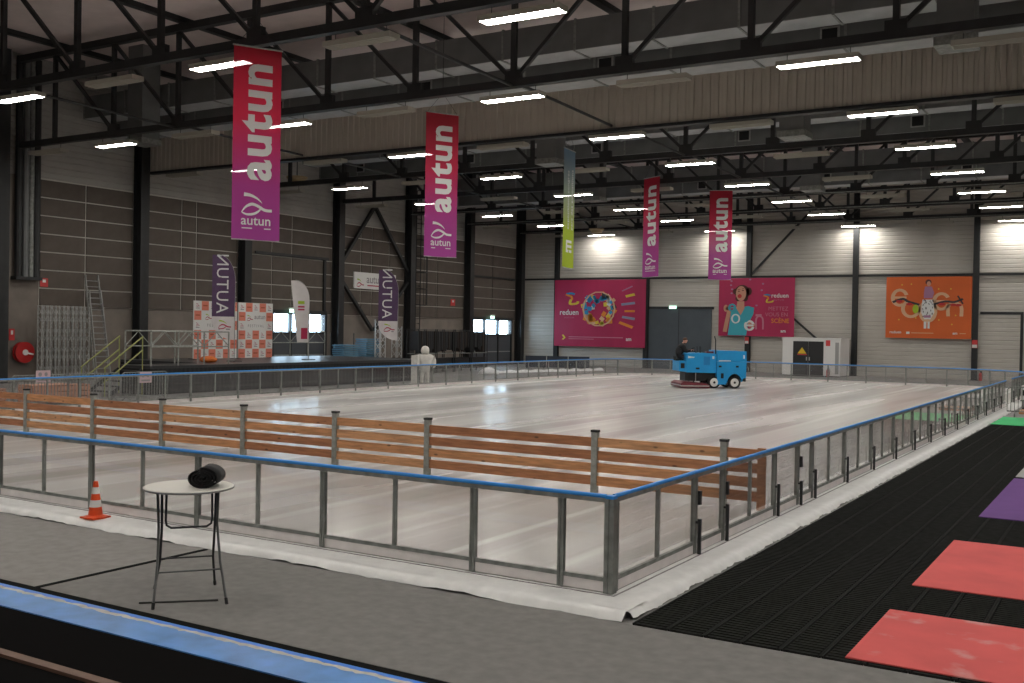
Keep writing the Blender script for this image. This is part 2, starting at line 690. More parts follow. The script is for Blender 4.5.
# back wall: slab plus ribbed cladding fields between the columns
wb = struct(MB().box(XL - 0.3, YB, 0, XR + 0.3, YB + 0.3, ZR), 'wall_back', CLAD)
edges = [XL] + COLX + [XR]
for i in range(len(edges) - 1):
    a, b = edges[i], edges[i + 1]
    build(ribbed_y(a, b, 7.3, ZR, YB - 0.001), 'cladding_panel', CLAD, wb)
    build(ribbed_y(a, b, 0.0, 7.15, YB - 0.001), 'cladding_panel', CLAD, wb)
build(MB().box(XL, YB - 0.16, 7.15, XR, YB, 7.3), 'girt', BLACK_STEEL, wb)

# left wall with two door openings that have glazed transoms
HOLES = [(37.2, 42.0), (59.4, 65.6)]
WZ0, WZ1 = 2.5, 3.66
mbw = MB()
ys = YF
for (a, b) in HOLES:
    mbw.box(XL - 0.3, ys, 0, XL, a, ZR)
    mbw.box(XL - 0.3, a, 0, XL, b, WZ0)
    mbw.box(XL - 0.3, a, WZ1, XL, b, ZR)
    ys = b
mbw.box(XL - 0.3, ys, 0, XL, YB, ZR)
wl = struct(mbw, 'wall_left', CONC)
PZ0, PZ1 = 3.68, 9.88
prow = (PZ1 - PZ0) / 7
panel_cache = {}
for i in range(len(COLY) - 1):
    a, b = (21.28 if i == 1 else COLY[i] + 0.22), COLY[i + 1] - 0.22
    build(ribbed_x(COLY[i], COLY[i + 1], PZ1 + 0.05, ZR, XL + 0.001, 0.3, 0.03), 'cladding_panel', CLAD_D, wl)
    build(MB().box(XL, a, PZ0, XL + 0.03, b, PZ1 + 0.04), 'joint_backing', JOINT, wl)
    cuts = {1: [0.47], 2: [0.40, 0.55], 3: [0.30, 0.52], 4: [0.34, 0.5, 0.76]}.get(i, [0.5])
    ee = [a] + [a + c * (b - a) for c in cuts] + [b]
    for j in range(len(ee) - 1):
        w = ee[j + 1] - ee[j] - 0.09
        key = round(w, 3)
        for rw in range(7):
            loc = (XL + 0.03, ee[j] + 0.02, PZ0 + rw * prow + 0.02)
            if key not in panel_cache:
                panel_cache[key] = build(MB().box(0, 0, 0, 0.05, w, prow - 0.06), 'acoustic_panel', BROWN, wl, loc)
            else:
                inst(panel_cache[key], wl, loc)
struct(MB().box(XR, YF - 0.3, 0, XR + 0.3, YB, ZR), 'wall_right', CLAD_D)
struct(MB().box(XL - 0.3, YF - 0.3, 0, XR + 0.3, YF, ZR), 'wall_front', CLAD_D)

# doors with bright transom windows in the left wall
for n, (a, b) in enumerate(HOLES):
    fr = MB()
    t = 0.16
    x0, x1 = XL - 0.1, XL + 0.14
    fr.box(x0, a - t, 0, x1, a + 0.05, WZ1 + 0.25)
    fr.box(x0, b - 0.05, 0, x1, b + t, WZ1 + 0.25)
    fr.box(x0, a, WZ1, x1, b, WZ1 + 0.25)
    fr.box(x0, a, WZ0 - 0.1, x1, b, WZ0 + 0.02)
    d = struct(fr, 'door_%d' % (n + 1), BLACK_STEEL)
    nn = 3
    wdt = (b - a) / nn
    for k in range(nn):
        ya, yb = a + k * wdt, a + (k + 1) * wdt
        build(MB().box(XL - 0.02, ya + 0.06, WZ0 + 0.02, XL + 0.0, yb - 0.06, WZ1), 'pane', GLASS, d)
        if k:
            build(MB().box(x0, ya - 0.07, 0, x1, ya + 0.07, WZ1), 'mullion', BLACK_STEEL, d)
        lf = build(MB().box(XL + 0.001, ya + 0.07, 0.02, XL + 0.06, yb - 0.07, WZ0 - 0.1), 'door_leaf', DARKDOOR, d)
        build(MB().box(XL + 0.06, ya + 0.15, 1.02, XL + 0.12, yb - 0.15, 1.10), 'push_bar', ALU_D, lf)

# big framed sliding door outline in the second bay of the left wall
tr = MB()
tr.box(XL + 0.08, 35.6, 7.25, XL + 0.2, 42.2, 7.42)
tr.box(XL + 0.08, 41.75, 3.9, XL + 0.2, 41.95, 7.25)
struct(tr, 'trim_1', BLACK_STEEL)
tr = MB()
tr.box(XL + 0.08, 59.2, 7.1, XL + 0.2, 66.0, 7.25)
struct(tr, 'trim_2', BLACK_STEEL)

# slate grey sliding gate and framed door of the back wall
g = MB()
g.box(-29.0, YB - 0.20, 0, -23.75, YB - 0.06, 4.75)
d3 = struct(g, 'door_3', SLATE)
build(MB().box(-29.0, YB - 0.26, 4.75, -23.6, YB - 0.04, 4.95), 'door_rail', BLACK_STEEL, d3)
build(MB().box(-26.45, YB - 0.215, 0, -26.40, YB - 0.2, 4.75), 'leaf_joint', BLACK_STEEL, d3)
g = MB()
g.box(-4.62, YB - 0.12, 4.5, -1.95, YB - 0.03, 4.68)
g.box(-2.13, YB - 0.12, 0, -1.95, YB - 0.03, 4.5)
d4 = struct(g, 'door_4', BLACK_STEEL)
build(ribbed_y(-4.62, -2.13, 0, 4.5, YB - 0.035), 'door_leaf', CLAD, d4)

# ------------------------------------------------------------------ steel columns


def column_mb(h, w=0.36, d=0.46):
    mb = MB()
    t = 0.05
    mb.box(-d / 2, -w / 2, 0, -d / 2 + t, w / 2, h)
    mb.box(d / 2 - t, -w / 2, 0, d / 2, w / 2, h)
    mb.box(-d / 2, -0.03, 0, d / 2, 0.03, h)
    return mb


colmesh = None
for i, y in enumerate(COLY):
    if y < 15:
        continue
    c = thing('steel_column', 'black steel I-section column standing against the brown panelled side wall', 'column', (XL + 0.40, y, 0), 0, 'columns of the brown panelled wall')
    if colmesh is None:
        colmesh = build(column_mb(ZR - 0.1, 0.55, 0.6), 'shaft', BLACK_STEEL, c)
        plate = build(MB().box(-0.4, -0.35, 0, 0.4, 0.35, 0.03), 'base_plate', BLACK_STEEL, c)
    else:
        inst(colmesh, c)
        inst(plate, c)
colb = None
for x in COLX:
    c = thing('steel_column', 'slim black steel column standing against the pale ribbed end wall', 'column', (x, YB - 0.24, 0), R(90), 'columns of the pale end wall')
    if colb is None:
        colb = build(column_mb(ZR - 0.1, 0.36, 0.34), 'shaft', BLACK_STEEL, c)
        plateb = build(MB().box(-0.22, -0.25, 0, 0.22, 0.25, 0.03), 'base_plate', BLACK_STEEL, c)
    else:
        inst(colb, c)
        inst(plateb, c)

# diamond bracing between two side-wall columns, diagonal bracing on the end wall
br = thing('wall_bracing', 'black diamond shaped steel bracing on the brown wall around the white town sign', 'bracing', (XL + 0.35, 46.7, 0))
for (ya, za, yb, zb) in ((-0.1, 11.2, -3.6, 7.0), (0.1, 11.2, 3.9, 7.0), (-3.6, 6.2, -0.1, 2.7), (3.9, 6.2, 0.1, 2.7)):
    build(MB().beam((0, ya, za), (0, yb, zb), 0.22, 0.2), 'diagonal', BLACK_STEEL, br)
br = thing('wall_bracing', 'thin black diagonal steel bracing on the pale end wall behind the white cabin', 'bracing', (-20.8, YB - 0.30, 0))
build(MB().beam((0.2, 0, 7.4), (4.6, 0, 12.0), 0.14), 'diagonal', BLACK_STEEL, br)
build(MB().beam((0.2, 0, 6.9), (7.6, 0, 0.6), 0.14), 'diagonal', BLACK_STEEL, br)

# ------------------------------------------------------------------ roof trusses
NX = [-13.4 + 4.1 * k for k in range(-6, 7)]
ZB, ZT = 11.2, 15.25


def make_truss(y, label):
    t = thing('roof_truss', label, 'truss', (0, y, 0), 0, 'steel roof trusses')
    build(MB().box(XL + 0.7, -0.13, ZB - 0.13, XR - 0.1, 0.13, ZB + 0.13), 'bottom_chord', BLACK_STEEL, t)
    build(MB().box(XL + 0.7, -0.15, ZT - 0.15, XR - 0.1, 0.15, ZT + 0.15), 'top_chord', BLACK_STEEL, t)
    vert = dl = dr = None
    for k, x in enumerate(NX):
        if vert is None:
            vert = build(MB().box(-0.09, -0.08, ZB, 0.09, 0.08, ZT), 'web_post', BLACK_STEEL, t, (x, 0, 0))
        else:
            inst(vert, t, (x, 0, 0))
        if k < 6:
            if dl is None:
                dl = build(MB().beam((0, 0, ZT - 0.1), (4.1, 0, ZB + 0.1), 0.13, 0.13), 'web_diagonal', BLACK_STEEL, t, (x, 0, 0))
            else:
                inst(dl, t, (x, 0, 0))
        elif k < 12:
            if dr is None:
                dr = build(MB().beam((0, 0, ZB + 0.1), (4.1, 0, ZT - 0.1), 0.13, 0.13), 'web_diagonal', BLACK_STEEL, t, (x, 0, 0))
            else:
                inst(dr, t, (x, 0, 0))
    gp = build(MB().box(-0.3, -0.09, ZB, 0.3, 0.09, ZB + 0.42), 'gusset_plate', BLACK_STEEL, t, (NX[1], 0, 0))
    for x in NX[2:]:
        inst(gp, t, (x, 0, 0))
    return t


t0 = make_truss(TRUSS_Y[0], 'black steel lattice roof truss carrying the lamp rails under the roof')
for y in TRUSS_Y[1:]:
    c = copy_tree(t0)
    c.location = (0, y, 0)

# longitudinal stays between the lower chords
for x, ya, yb, lab in ((-13.4, 12.0, 66.2, 'black steel stay joining the trusses along the middle of the hall'),
                       (-29.8, 12.0, 66.2, 'black steel stay joining the trusses on the stage side of the hall'),
                       (3.0, 12.0, 66.2, 'black steel stay joining the trusses on the coloured mat side')):
    s = thing('roof_stay', lab, 'stay', (x, 0, ZB + 0.06), 0)
    for a in range(0, 7):
        y0 = [12.0, 19.8, 27.5, 35.2, 43.0, 50.8, 58.6][a]
        y1 = [19.8, 27.5, 35.2, 43.0, 50.8, 58.6, 66.2][a]
        build(MB().tube([(0, y0 + 0.15, 0), (0, y1 - 0.15, -0.15)], 0.055, 6), 'tie_rod', BLACK_STEEL, s)

# corrugated smoke curtain on the clad girder
GY = 27.5
gd = thing('clad_girder', 'taupe corrugated smoke curtain hanging across the hall below the roof', 'girder', (0, GY, 0))
x = XL + 0.6
while x < XR - 0.5:
    x1 = min(x + 8.2, XR - 0.1)
    pr = []
    n = max(1, int((x1 - x) / 0.32))
    st = (x1 - x) / n
    for k in range(n):
        xa = x + k * st
        pr += [(xa, 0), (xa + st * 0.10, -0.05), (xa + st * 0.55, -0.05), (xa + st * 0.65, 0)]
    pr.append((x1, 0))
    n = len(pr)
    mb = MB()
    mb.add([(a, d - 0.1, 11.0) for a, d in pr] + [(a, d - 0.1, ZR - 0.8) for a, d in pr], [(i, i + 1, n + i + 1, n + i) for i in range(n - 1)])
    mb.box(x, -0.05, 11.0, x1 - 0.03, 0.02, ZR - 0.8)
    build(mb, 'corrugated_sheet', RIBBED, gd)
    x += 8.2
build(MB().box(XL + 0.5, -0.22, 10.88, XR - 0.1, 0.16, 11.0), 'bottom_flange', BLACK_STEEL, gd)
build(MB().box(XL + 0.5, -0.16, 12.95, XR - 0.1, -0.11, 13.0), 'top_angle', BLACK_STEEL, gd)

# ------------------------------------------------------------------ ventilation ducts


def duct(y, z0, h, d, label, grille=False):
    t = thing('air_duct', label, 'duct', (0, y, z0), 0, 'sheet metal air ducts below the roof')
    x = XL + 1.0
    seg = flg = gr = None
    while x < XR - 2:
        if seg is None:
            m = MB()
            m.box(0.03, 0, 0.02, 3.02, d, h)
            seg = build(m, 'duct_section', DUCT, t, (x, 0, 0))
            und = build(MB().box(0.03, 0, 0, 3.02, d, 0.02), 'underside', DUCT_LIT, t, (x, 0, 0))
            m = MB()
            m.box(-0.04, -0.04, -0.04, 0.04, d + 0.04, h + 0.04)
            flg = build(m, 'duct_flange', GALV_D, t, (x, 0, 0))
        else:
            inst(seg, t, (x, 0, 0))
            inst(und, t, (x, 0, 0))
            inst(flg, t, (x, 0, 0))
        x += 3.05
    if grille:
        x = XL + 4.3
        while x < XR - 2:
            if gr is None:
                gr = build(MB().box(-0.32, -0.03, 0.22, 0.32, 0.0, 0.78), 'grille_frame', ALU_D, t, (x, 0, 0))
                gi = build(MB().box(-0.25, -0.05, 0.28, 0.25, -0.03, 0.72), 'grille_opening', BLACKF, gr)
            else:
                g2 = inst(gr, t, (x, 0, 0))
                inst(gi, g2)
            x += 8.2
    return t


for y in (7.0, 23.0, 38.7, 54.4):
    duct(y, 13.0, 1.1, 1.2, 'large grey rectangular air duct with underside coloured lighter as if lit running across below the roof')
    if y > 10:
        duct(y + 1.6, 12.3, 0.9, 1.1, 'lower grey air duct with square black grilles running across below the roof', True)


def drop(x, y, w, z0, z1, lab):
    t = thing('air_drop', lab, 'duct', (x, y, 0), 0, 'vertical air drops')
    build(MB().box(-w / 2, -w / 2, z0 + 0.25, w / 2, w / 2, z1), 'shaft', DUCT, t)
    build(MB().box(-w / 2 - 0.06, -w / 2 - 0.06, z0, w / 2 + 0.06, w / 2 + 0.06, z0 + 0.25), 'outlet_collar', GALV_D, t)


for x, y, z0 in ((-19.3, 33.0, 10.75), (-7.4, 32.0, 10.9), (0.1, 22.3, 11.3), (-11.0, 48.0, 10.9), (-24.5, 48.0, 11.0), (-35.0, 22.3, 11.2)):
    drop(x, y, 1.0, z0, ZR, 'square grey vertical air drop hanging from the roof')

# ------------------------------------------------------------------ ceiling lights
ZL = 10.70
ROWS = [(-11.4, 1), (-3.5, 0), (4.3, 1), (12.1, 0), (19.9, 1), (27.75, 1), (35.3, 1), (42.95, 1), (50.55, 1), (57.9, 1), (66.0, 1)]
LX = [-33.55, -23.5, -13.2, -2.95, 6.7]
MXX = [-38.3, -28.55, -18.6, -8.05, 1.8, 11.4]
FL, FWD = 2.35, 0.46


def fixture(lit):
    if lit:
        t = thing('ceiling_light', 'lit white linear ceiling light hanging below the trusses', 'light', (0, 0, 0), 0, 'lit ceiling lights')
    else:
        t = thing('ceiling_light', 'unlit cream louvred ceiling light hanging below the trusses', 'light', (0, 0, 0), 0, 'unlit ceiling lights')
    m = MB()
    h, w = FL / 2, FWD / 2
    m.box(-h, -w, 0.03, h, w, 0.15)
    m.box(-h, -w, 0, -h + 0.03, w, 0.03)
    m.box(h - 0.03, -w, 0, h, w, 0.03)
    m.box(-h, -w, 0, h, -w + 0.025, 0.03)
    m.box(-h, w - 0.025, 0, h, w, 0.03)
    build(m, 'housing', HOUS, t)
    p = MB().box(-h + 0.04, -w + 0.03, 0.004, h - 0.04, w - 0.03, 0.028)
    if lit:
        build(p, 'diffuser', LAMPM, t)
    else:
        build(p, 'reflector', LOUVRE, t)
        s = build(MB().box(-h + 0.04, -0.012, -0.02, h - 0.04, 0.012, 0.006), 'louvre_blade', HOUS, t, (0, -0.12, 0))
        inst(s, t, (0, 0, 0))
        inst(s, t, (0, 0.12, 0))
    for sx in (-1, 1):
        build(MB().tube([(sx * 0.9, 0, 0.15), (sx * 0.9, 0, 0.42)], 0.012, 5), 'hanger', BLACK_STEEL, t)
    return t


lit0, off0 = fixture(True), fixture(False)
used = {True: False, False: False}


def put_light(x, y, lit):
    src = lit0 if lit else off0
    if used[lit]:
        src = copy_tree(src)
    used[lit] = True
    src.location = (x + 0.019 * (y - 19.8) - 0.3, y, ZL)


for (y, a) in ROWS:
    for x in LX:
        if a or y > 10:
            put_light(x, y, bool(a))
    for x in MXX:
        if (not a) or y > 10:
            put_light(x, y, not a)
    if y > 10:
        t = thing('lamp_rail', 'slim black conduit rail carrying a row of ceiling lights', 'rail', (0, y, ZL + 0.42), 0, 'lamp rails')
        build(MB().tube([(XL + 0.6, 0, 0), (XR - 0.2, 0, 0)], 0.035, 6), 'conduit', GALV_D, t)

# ------------------------------------------------------------------ ice rink


def rink_outline(off=0.0, seg=6):
    """barrier line (square near corners, rounded far corners), counter-clockwise"""
    pts = [(FX - off, -off), (off, -off), (off, FY - CR)]
    for k in range(1, seg + 1):
        a = math.pi / 2 * k / seg
        pts.append((-CR + (CR + off) * math.cos(a), FY - CR + (CR + off) * math.sin(a)))
    pts.append((FX + CR, FY + off))
    for k in range(1, seg + 1):
        a = math.pi / 2 + math.pi / 2 * k / seg
        pts.append((FX + CR + (CR + off) * math.cos(a), FY - CR + (CR + off) * math.sin(a)))
    return pts


ice = build(MB().prism(rink_outline(-0.02), 0.01, ZI, 'xy'), 'ice_sheet', ICE)
tag(ice, 'large sheet of freshly resurfaced pale ice with wet streaks inside the barriers', 'ice')

# white sheeting wrapped kerb outside the barrier
kerb = thing('rink_kerb', 'low kerb wrapped in white plastic sheeting around the ice rink', 'kerb', (0, 0, 0))


def kerb_run(p, q, out, w, name='kerb_sheet', step=0.12, wr=1.0):
    p, q, out = Vector((*p, 0)), Vector((*q, 0)), Vector((*out, 0))
    n = max(2, int((q - p).length / step))
    rows = []
    ph = random.random() * 10
    for i in range(n + 1):
        b = p.lerp(q, i / n)
        j = lambda s: random.uniform(-1, 1) * s * wr
        wav = 0.006 * math.sin(i * 0.7 + ph) + 0.008 * math.sin(i * 0.13 + ph * 2)
        lift = max(0, 0.018 * math.sin(i * 0.31 + ph) + j(0.012))
        rows.append([b + out * 0.0 + Vector((0, 0, ZI - 0.012)),
                     b + out * 0.10 + Vector((0, 0, ZI - 0.008 + j(0.002))),
                     b + out * (w - 0.16) + Vector((0, 0, ZI - 0.006 + j(0.003))),
                     b + out * (w - 0.05 + wav * wr) + Vector((0, 0, ZI - 0.016 + j(0.006))),
                     b + out * (w + wav * wr + j(0.012)) + Vector((0, 0, 0.055 + j(0.012))),
                     b + out * (w + 0.04 + wav * 1.5 * wr + j(0.02)) + Vector((0, 0, 0.004 + lift))])
    m = len(rows[0])
    mb = MB()
    mb.add([x for r in rows for x in r], [(i * m + k, i * m + k + 1, (i + 1) * m + k + 1, (i + 1) * m + k) for i in range(n) for k in range(m - 1)])
    build(mb, name, SHEET, kerb, smooth=True)


kerb_run((FX - 0.5, 0), (0.45, 0), (0, -1), 0.60)
kerb_run((0, -0.5), (0, FY - CR), (1, 0), 0.47, wr=0.8, step=0.07)
kerb_run((FX, FY - CR), (FX, -0.5), (-1, 0), 0.45, step=0.4)
kerb_run((-CR, FY), (FX + CR, FY), (0, 1), 0.45, step=0.4)
kb = MB()
kb.box(FX - 0.4, -0.5, 0.0, 0.42, -0.02, ZI - 0.03)
kb.box(0.0, -0.02, 0.0, 0.40, FY - CR, ZI - 0.03)
build(kb, 'kerb_core', GALV_D, kerb)
build(MB().box(FX, -0.10, ZI - 0.02, 0.1, -0.085, ZI).box(0.085, -0.10, ZI - 0.02, 0.10, 38.0, ZI), 'seal_strip', GREYINK, kerb)

# ------------------------------------------------------------------ barrier panels
PC = {}
H = 1.05


def panel_parts(t, L, post=0.075, mid=True, stay=0, lat=False):
    def P(key, mb_f, name, m, loc=None, parent=None):
        if key in PC:
            return inst(PC[key], parent or t, loc)
        PC[key] = build(mb_f(), name, m, parent or t, loc)
        return PC[key]
    Lk = round(L, 3)
    P(('post', post), lambda: MB().box(0, -0.03, 0, post / 2 - 0.006, 0.03, H - 0.076).box(post / 2 + 0.006, -0.035, 0.0, post, 0.03, H - 0.076).box(0, -0.02, 0.01, post, 0.02, H - 0.076), 'post', GALV_D)
    P(('trail', Lk), lambda: MB().box(0, -0.025, H - 0.075, L, 0.025, H - 0.028), 'top_rail', GALV_D)
    P(('hand', Lk), lambda: MB().tube([(0.0, 0, H - 0.012), (L, 0, H - 0.012)], 0.026, 8), 'handrail', BLUE)
    P(('brail', Lk), lambda: MB().box(post, -0.02, 0.115, L, 0.02, 0.16), 'bottom_rail', GALV_D)
    P(('kick', Lk), lambda: MB().box(post, -0.012, 0.004, L, 0.0, 0.115), 'kick_strip', KICK)
    if mid:
        P(('mid',), lambda: MB().box(-0.022, -0.022, 0.16, 0.022, 0.022, H - 0.075), 'middle_post', GALV_D, ((L + post) / 2, 0, 0))
        w = (L - post) / 2 - 0.022
        P(('pane', round(w, 3)), lambda: MB().box(0, 0.0, 0.16, w, 0.006, H - 0.075), 'pane', PANE, (post, 0, 0))
        P(('pane', round(w, 3)), None, 'pane', PANE, ((L + post) / 2 + 0.022, 0, 0))
    else:
        w = L - post
        P(('pane', round(w, 3)), lambda: MB().box(0, 0.0, 0.16, w, 0.006, H - 0.075), 'pane', PANE, (post, 0, 0))
    if stay:
        P(('stay', stay), lambda: MB().box(-0.02, -0.10, 0.0, 0.02, -0.06, stay).box(-0.016, -0.06, stay - 0.06, 0.016, -0.03, stay - 0.03), 'stay', BLACK_STEEL, (post / 2, 0, 0))
    if lat:
        lt = P(('latch',), lambda: MB().box(-0.03, -0.07, 0.62, 0.03, -0.03, 0.80), 'latch', BLACK_STEEL, (0.1, 0, 0))


def panel(p, q, label, group, **k):
    p, q = Vector(p), Vector(q)
    d = q - p
    t = thing('rink_barrier', label, 'barrier', (p.x, p.y, ZI), math.atan2(d.y, d.x), group)
    panel_parts(t, d.length, **k)
    return t


# front run: outside (-y local) faces the camera side
lab_f = 'clear acrylic rink barrier panel with blue handrail along the grey carpet'
gf = 'front barrier panels'
xs = [-1.81 - PITCH * k for k in range(11)]
for a, b in zip(xs[1:], xs[:-1]):
    panel((a, 0), (b, 0), lab_f, gf)
panel((-1.81, 0), (-0.64, 0), 'short undivided acrylic barrier panel second from the grey corner post', 'front barrier panels', mid=False)
panel((-0.64, 0), (-0.06, 0), 'narrowest acrylic barrier panel ending at the rink corner post', 'front barrier panels', mid=False)
cp = thing('corner_post', 'thick galvanised post at the rink corner by the black duckboard mat', 'post', (0, 0, ZI))
m = MB()
m.box(-0.055, -0.055, 0, -0.005, 0.05, H - 0.03)
m.box(0.0, -0.05, 0, 0.055, 0.055, H - 0.03)
m.box(-0.04, -0.04, 0.01, 0.04, 0.04, H - 0.04)
build(m, 'shaft', GALV_D, cp)
build(MB().box(-0.05, -0.05, H - 0.03, 0.05, 0.05, H + 0.004), 'cap', BLUE, cp)
# right run, outside on +x: direction +y has local -y = +x
gr_ = 'right barrier panels'
lab_r = 'clear acrylic rink barrier panel with slim stay along the black duckboard'
panel((0, 0.06), (0, 2.405), 'acrylic barrier panel between the corner post and the first gate', gr_)
panel((0, 2.405), (0, 3.446), 'narrow rink gate with latch near the end of the timber fence', gr_, mid=False, stay=0.45, lat=True)
panel((0, 3.446), (0, 5.781), 'acrylic barrier panel between the two gates, at the end of the timber fence', gr_, stay=0.5, lat=True)
panel((0, 5.781), (0, 7.047), 'second rink gate with latch, just past the end of the timber fence', gr_, mid=False, stay=0.5)
panel((0, 7.047), (0, 7.928), 'narrow fixed acrylic panel right after the second rink gate', gr_, mid=False, lat=True, stay=0.4)
for k in range(13):
    panel((0, 7.928 + k * PITCH), (0, 7.928 + (k + 1) * PITCH), lab_r, gr_, stay=0.5)
panel((0, 40.4), (0, 42.7), lab_r, gr_, stay=0.5)
panel((0, 42.7), (0, 45.0), lab_r, gr_, stay=0.5)
panel((0, 45.0), (0, FY - CR), lab_r, gr_, stay=0.5)


def arc_run(cx, cy, a0, a1, n, label, group):
    for k in range(n):
        a, b = R(a0 + (a1 - a0) * k / n), R(a0 + (a1 - a0) * (k + 1) / n)
        panel((cx + CR * math.cos(a), cy + CR * math.sin(a)), (cx + CR * math.cos(b), cy + CR * math.sin(b)), label, group)


lab_b = 'clear acrylic rink barrier panel at the far end of the ice near the posters'
arc_run(-CR, FY - CR, 0, 90, 3, lab_b, 'far barrier panels')
nb = 7
for k in range(nb):
    w = (-FX - 2 * CR) / nb
    panel((-CR - k * w, FY), (-CR - (k + 1) * w, FY), lab_b, 'far barrier panels')
arc_run(FX + CR, FY - CR, 90, 180, 3, lab_b, 'far barrier panels')
lab_l = 'clear acrylic rink barrier panel along the black stage side of the ice'
nl = 21
for k in range(nl):
    w = (FY - CR) / nl
    panel((FX, FY - CR - k * w), (FX, max(0.09, FY - CR - (k + 1) * w)), lab_l, 'stage side barrier panels')

# ------------------------------------------------------------------ timber fence on the ice
tf = thing('timber_fence', 'long fence of four orange larch boards between grey posts on the ice', 'fence', (0, 6.15, ZI))
PX = [-24.2, -22.0, -19.5, -16.85, -14.4, -11.8, -9.2, -6.88, -3.28, -0.93]
post = cap = None
for x in PX:
    if post is None:
        post = build(MB().box(-0.055, -0.05, 0, 0.055, 0.05, 1.06), 'post', GALV, tf, (x, 0, 0))
        cap = build(MB().box(-0.065, -0.06, 1.06, 0.065, 0.06, 1.10), 'post_cap', BLACKF, post)
    else:
        c = inst(post, tf, (x, 0, 0))
        inst(cap, c)
PZ = [(0.13, 0.29), (0.355, 0.515), (0.58, 0.74), (0.805, 0.965)]
ends = PX + [-0.30]
for i in range(len(ends) - 1):
    a, b = ends[i] + 0.057, ends[i + 1] - 0.057
    if i == len(ends) - 2:
        b = ends[i + 1]
    for j, (z0, z1) in enumerate(PZ):
        mb = MB().box(0, -0.022, z0, b - a, 0.022, z1)
        o = build(mb, 'board', WOODS[(i * 3 + j * 2 + (i * j) % 3) % 4], tf, (a, random.uniform(-0.01, 0.01), random.uniform(-0.008, 0.008)))
build(MB().box(-0.36, -0.05, 0.0, -0.22, -0.024, 1.0), 'end_board', WOODS[1], tf)

# ------------------------------------------------------------------ floor coverings in front
YC0, YC1 = -3.10, -0.70
cA = build(MB().box(-16.0, YC0, 0.0, -5.48, YC1, 0.012), 'carpet', CARPET2)
tag(cA, 'lighter grey felt carpet strip on the traffic cone side of the seam', 'carpet')
cB = build(MB().box(-5.40, YC0, 0.0, 9.0, YC1, 0.012), 'carpet', CARPET)
tag(cB, 'wide grey felt carpet under the bar table up to the black duckboard', 'carpet')
sm = build(MB().box(-5.475, YC0 - 0.02, 0.002, -5.405, YC1, 0.018), 'seam_strip', RUBBER)
tag(sm, 'black strip covering the seam between the two grey carpets', 'strip')
ed = build(MB().box(-16.0, -3.27, 0.0, 9.0, YC0 - 0.02, 0.016), 'edge_strip', RUBBER)
tag(ed, 'black edge strip between the grey carpet and the blue vinyl band', 'strip')
bl = thing('blue_vinyl_band', 'long band of scuffed bright blue vinyl along the black edge strip', 'floor band', (0, 0, 0))
build(MB().box(-16.0, -3.80, 0.0, 9.0, -3.36, 0.03), 'vinyl_top', BLUEV, bl)
build(MB().box(-16.0, -3.34, 0.0, 9.0, -3.275, 0.035), 'vinyl_border', BLUEV2, bl)
mb = MB()
rows = []
n = 500
for i in range(n + 1):
    x = -16 + 25 * i / n
    a = -3.34 + 0.01 * math.sin(i * 0.9) + random.uniform(-0.008, 0.008)
    b = -3.375 - abs(0.022 * math.sin(i * 0.11) + random.uniform(-0.02, 0.02))
    rows.append([(x, a, 0.036), (x, b, 0.0325)])
mb.add([p for r in rows for p in r], [(2 * i, 2 * i + 2, 2 * i + 3, 2 * i + 1) for i in range(n)])
build(mb, 'scuffed_tape', SCUFF, bl)
bm = build(MB().box(-16.0, -4.66, 0.0, 9.0, -3.805, 0.02), 'black_floor_mat', BLACKM)
tag(bm, 'black floor mat between the blue vinyl band and the brown edging', 'mat')
be = build(MB().box(-16.0, -4.76, 0.0, 9.0, -4.665, 0.045), 'edging', mat('brown_edging', (0.14, 0.075, 0.05), 0.6, 0, 0.2, 4))
tag(be, 'narrow brown edging bar bordering the black floor mat', 'edging')
b2 = build(MB().box(-16.0, -9.0, 0.0, 9.0, -4.765, 0.018), 'black_floor_mat', BLACKM)
tag(b2, 'black floor covering on the outer side of the brown edging bar', 'mat')

# ------------------------------------------------------------------ black duckboard matting
SW = 0.374
X0 = 0.57
Y0, Y1 = -0.66, 31.9
slat_t = 0.085
nrow = int((Y1 - Y0) / slat_t)
mb = MB()
for i in range(nrow):
    y = Y0 + i * slat_t
    # grip bar across the strip: top, front and back faces
    a, b, z0, z1 = y + 0.004, y + 0.040, 0.006, 0.020
    mb.add([(0.035, a, z0), (SW - 0.035, a, z0), (SW - 0.035, a, z1), (0.035, a, z1), (SW - 0.035, b, z1), (0.035, b, z1)], [(0, 1, 2, 3), (3, 2, 4, 5)])
slats = None
for k in range(11):
    x = X0 + k * SW
    t = thing('duckboard_strip', 'black rubber duckboard strip with fine cross bars laid along the rink', 'mat', (x, 0, 0), 0, 'black duckboard strips beside the rink')
    if slats is None:
        base = build(MB().box(0.004, Y0, 0.0, SW - 0.004, Y1, 0.007), 'base', RUBBER, t)
        rib = build(MB().box(0.003, Y0, 0.007, 0.020, Y1, 0.022).box(SW - 0.020, Y0, 0.007, SW - 0.003, Y1, 0.022), 'edge_rib', RUBBER_R, t)
        slats = build(mb, 'cross_bars', RUBBER_R, t)
        slats['kind'] = 'stuff'
    else:
        inst(base, t)
        inst(rib, t)
        inst(slats, t)


def fmat(x0, y0, x1, y1, m, label, z=0.023, th=0.012, wear=False):
    n = 10
    pts = [(x0, y0), (x1, y0), (x1, y1), (x0, y1)]
    o = build(MB().prism(pts, z, z + th, 'xy'), 'floor_mat', m)
    return tag(o, label, 'mat')


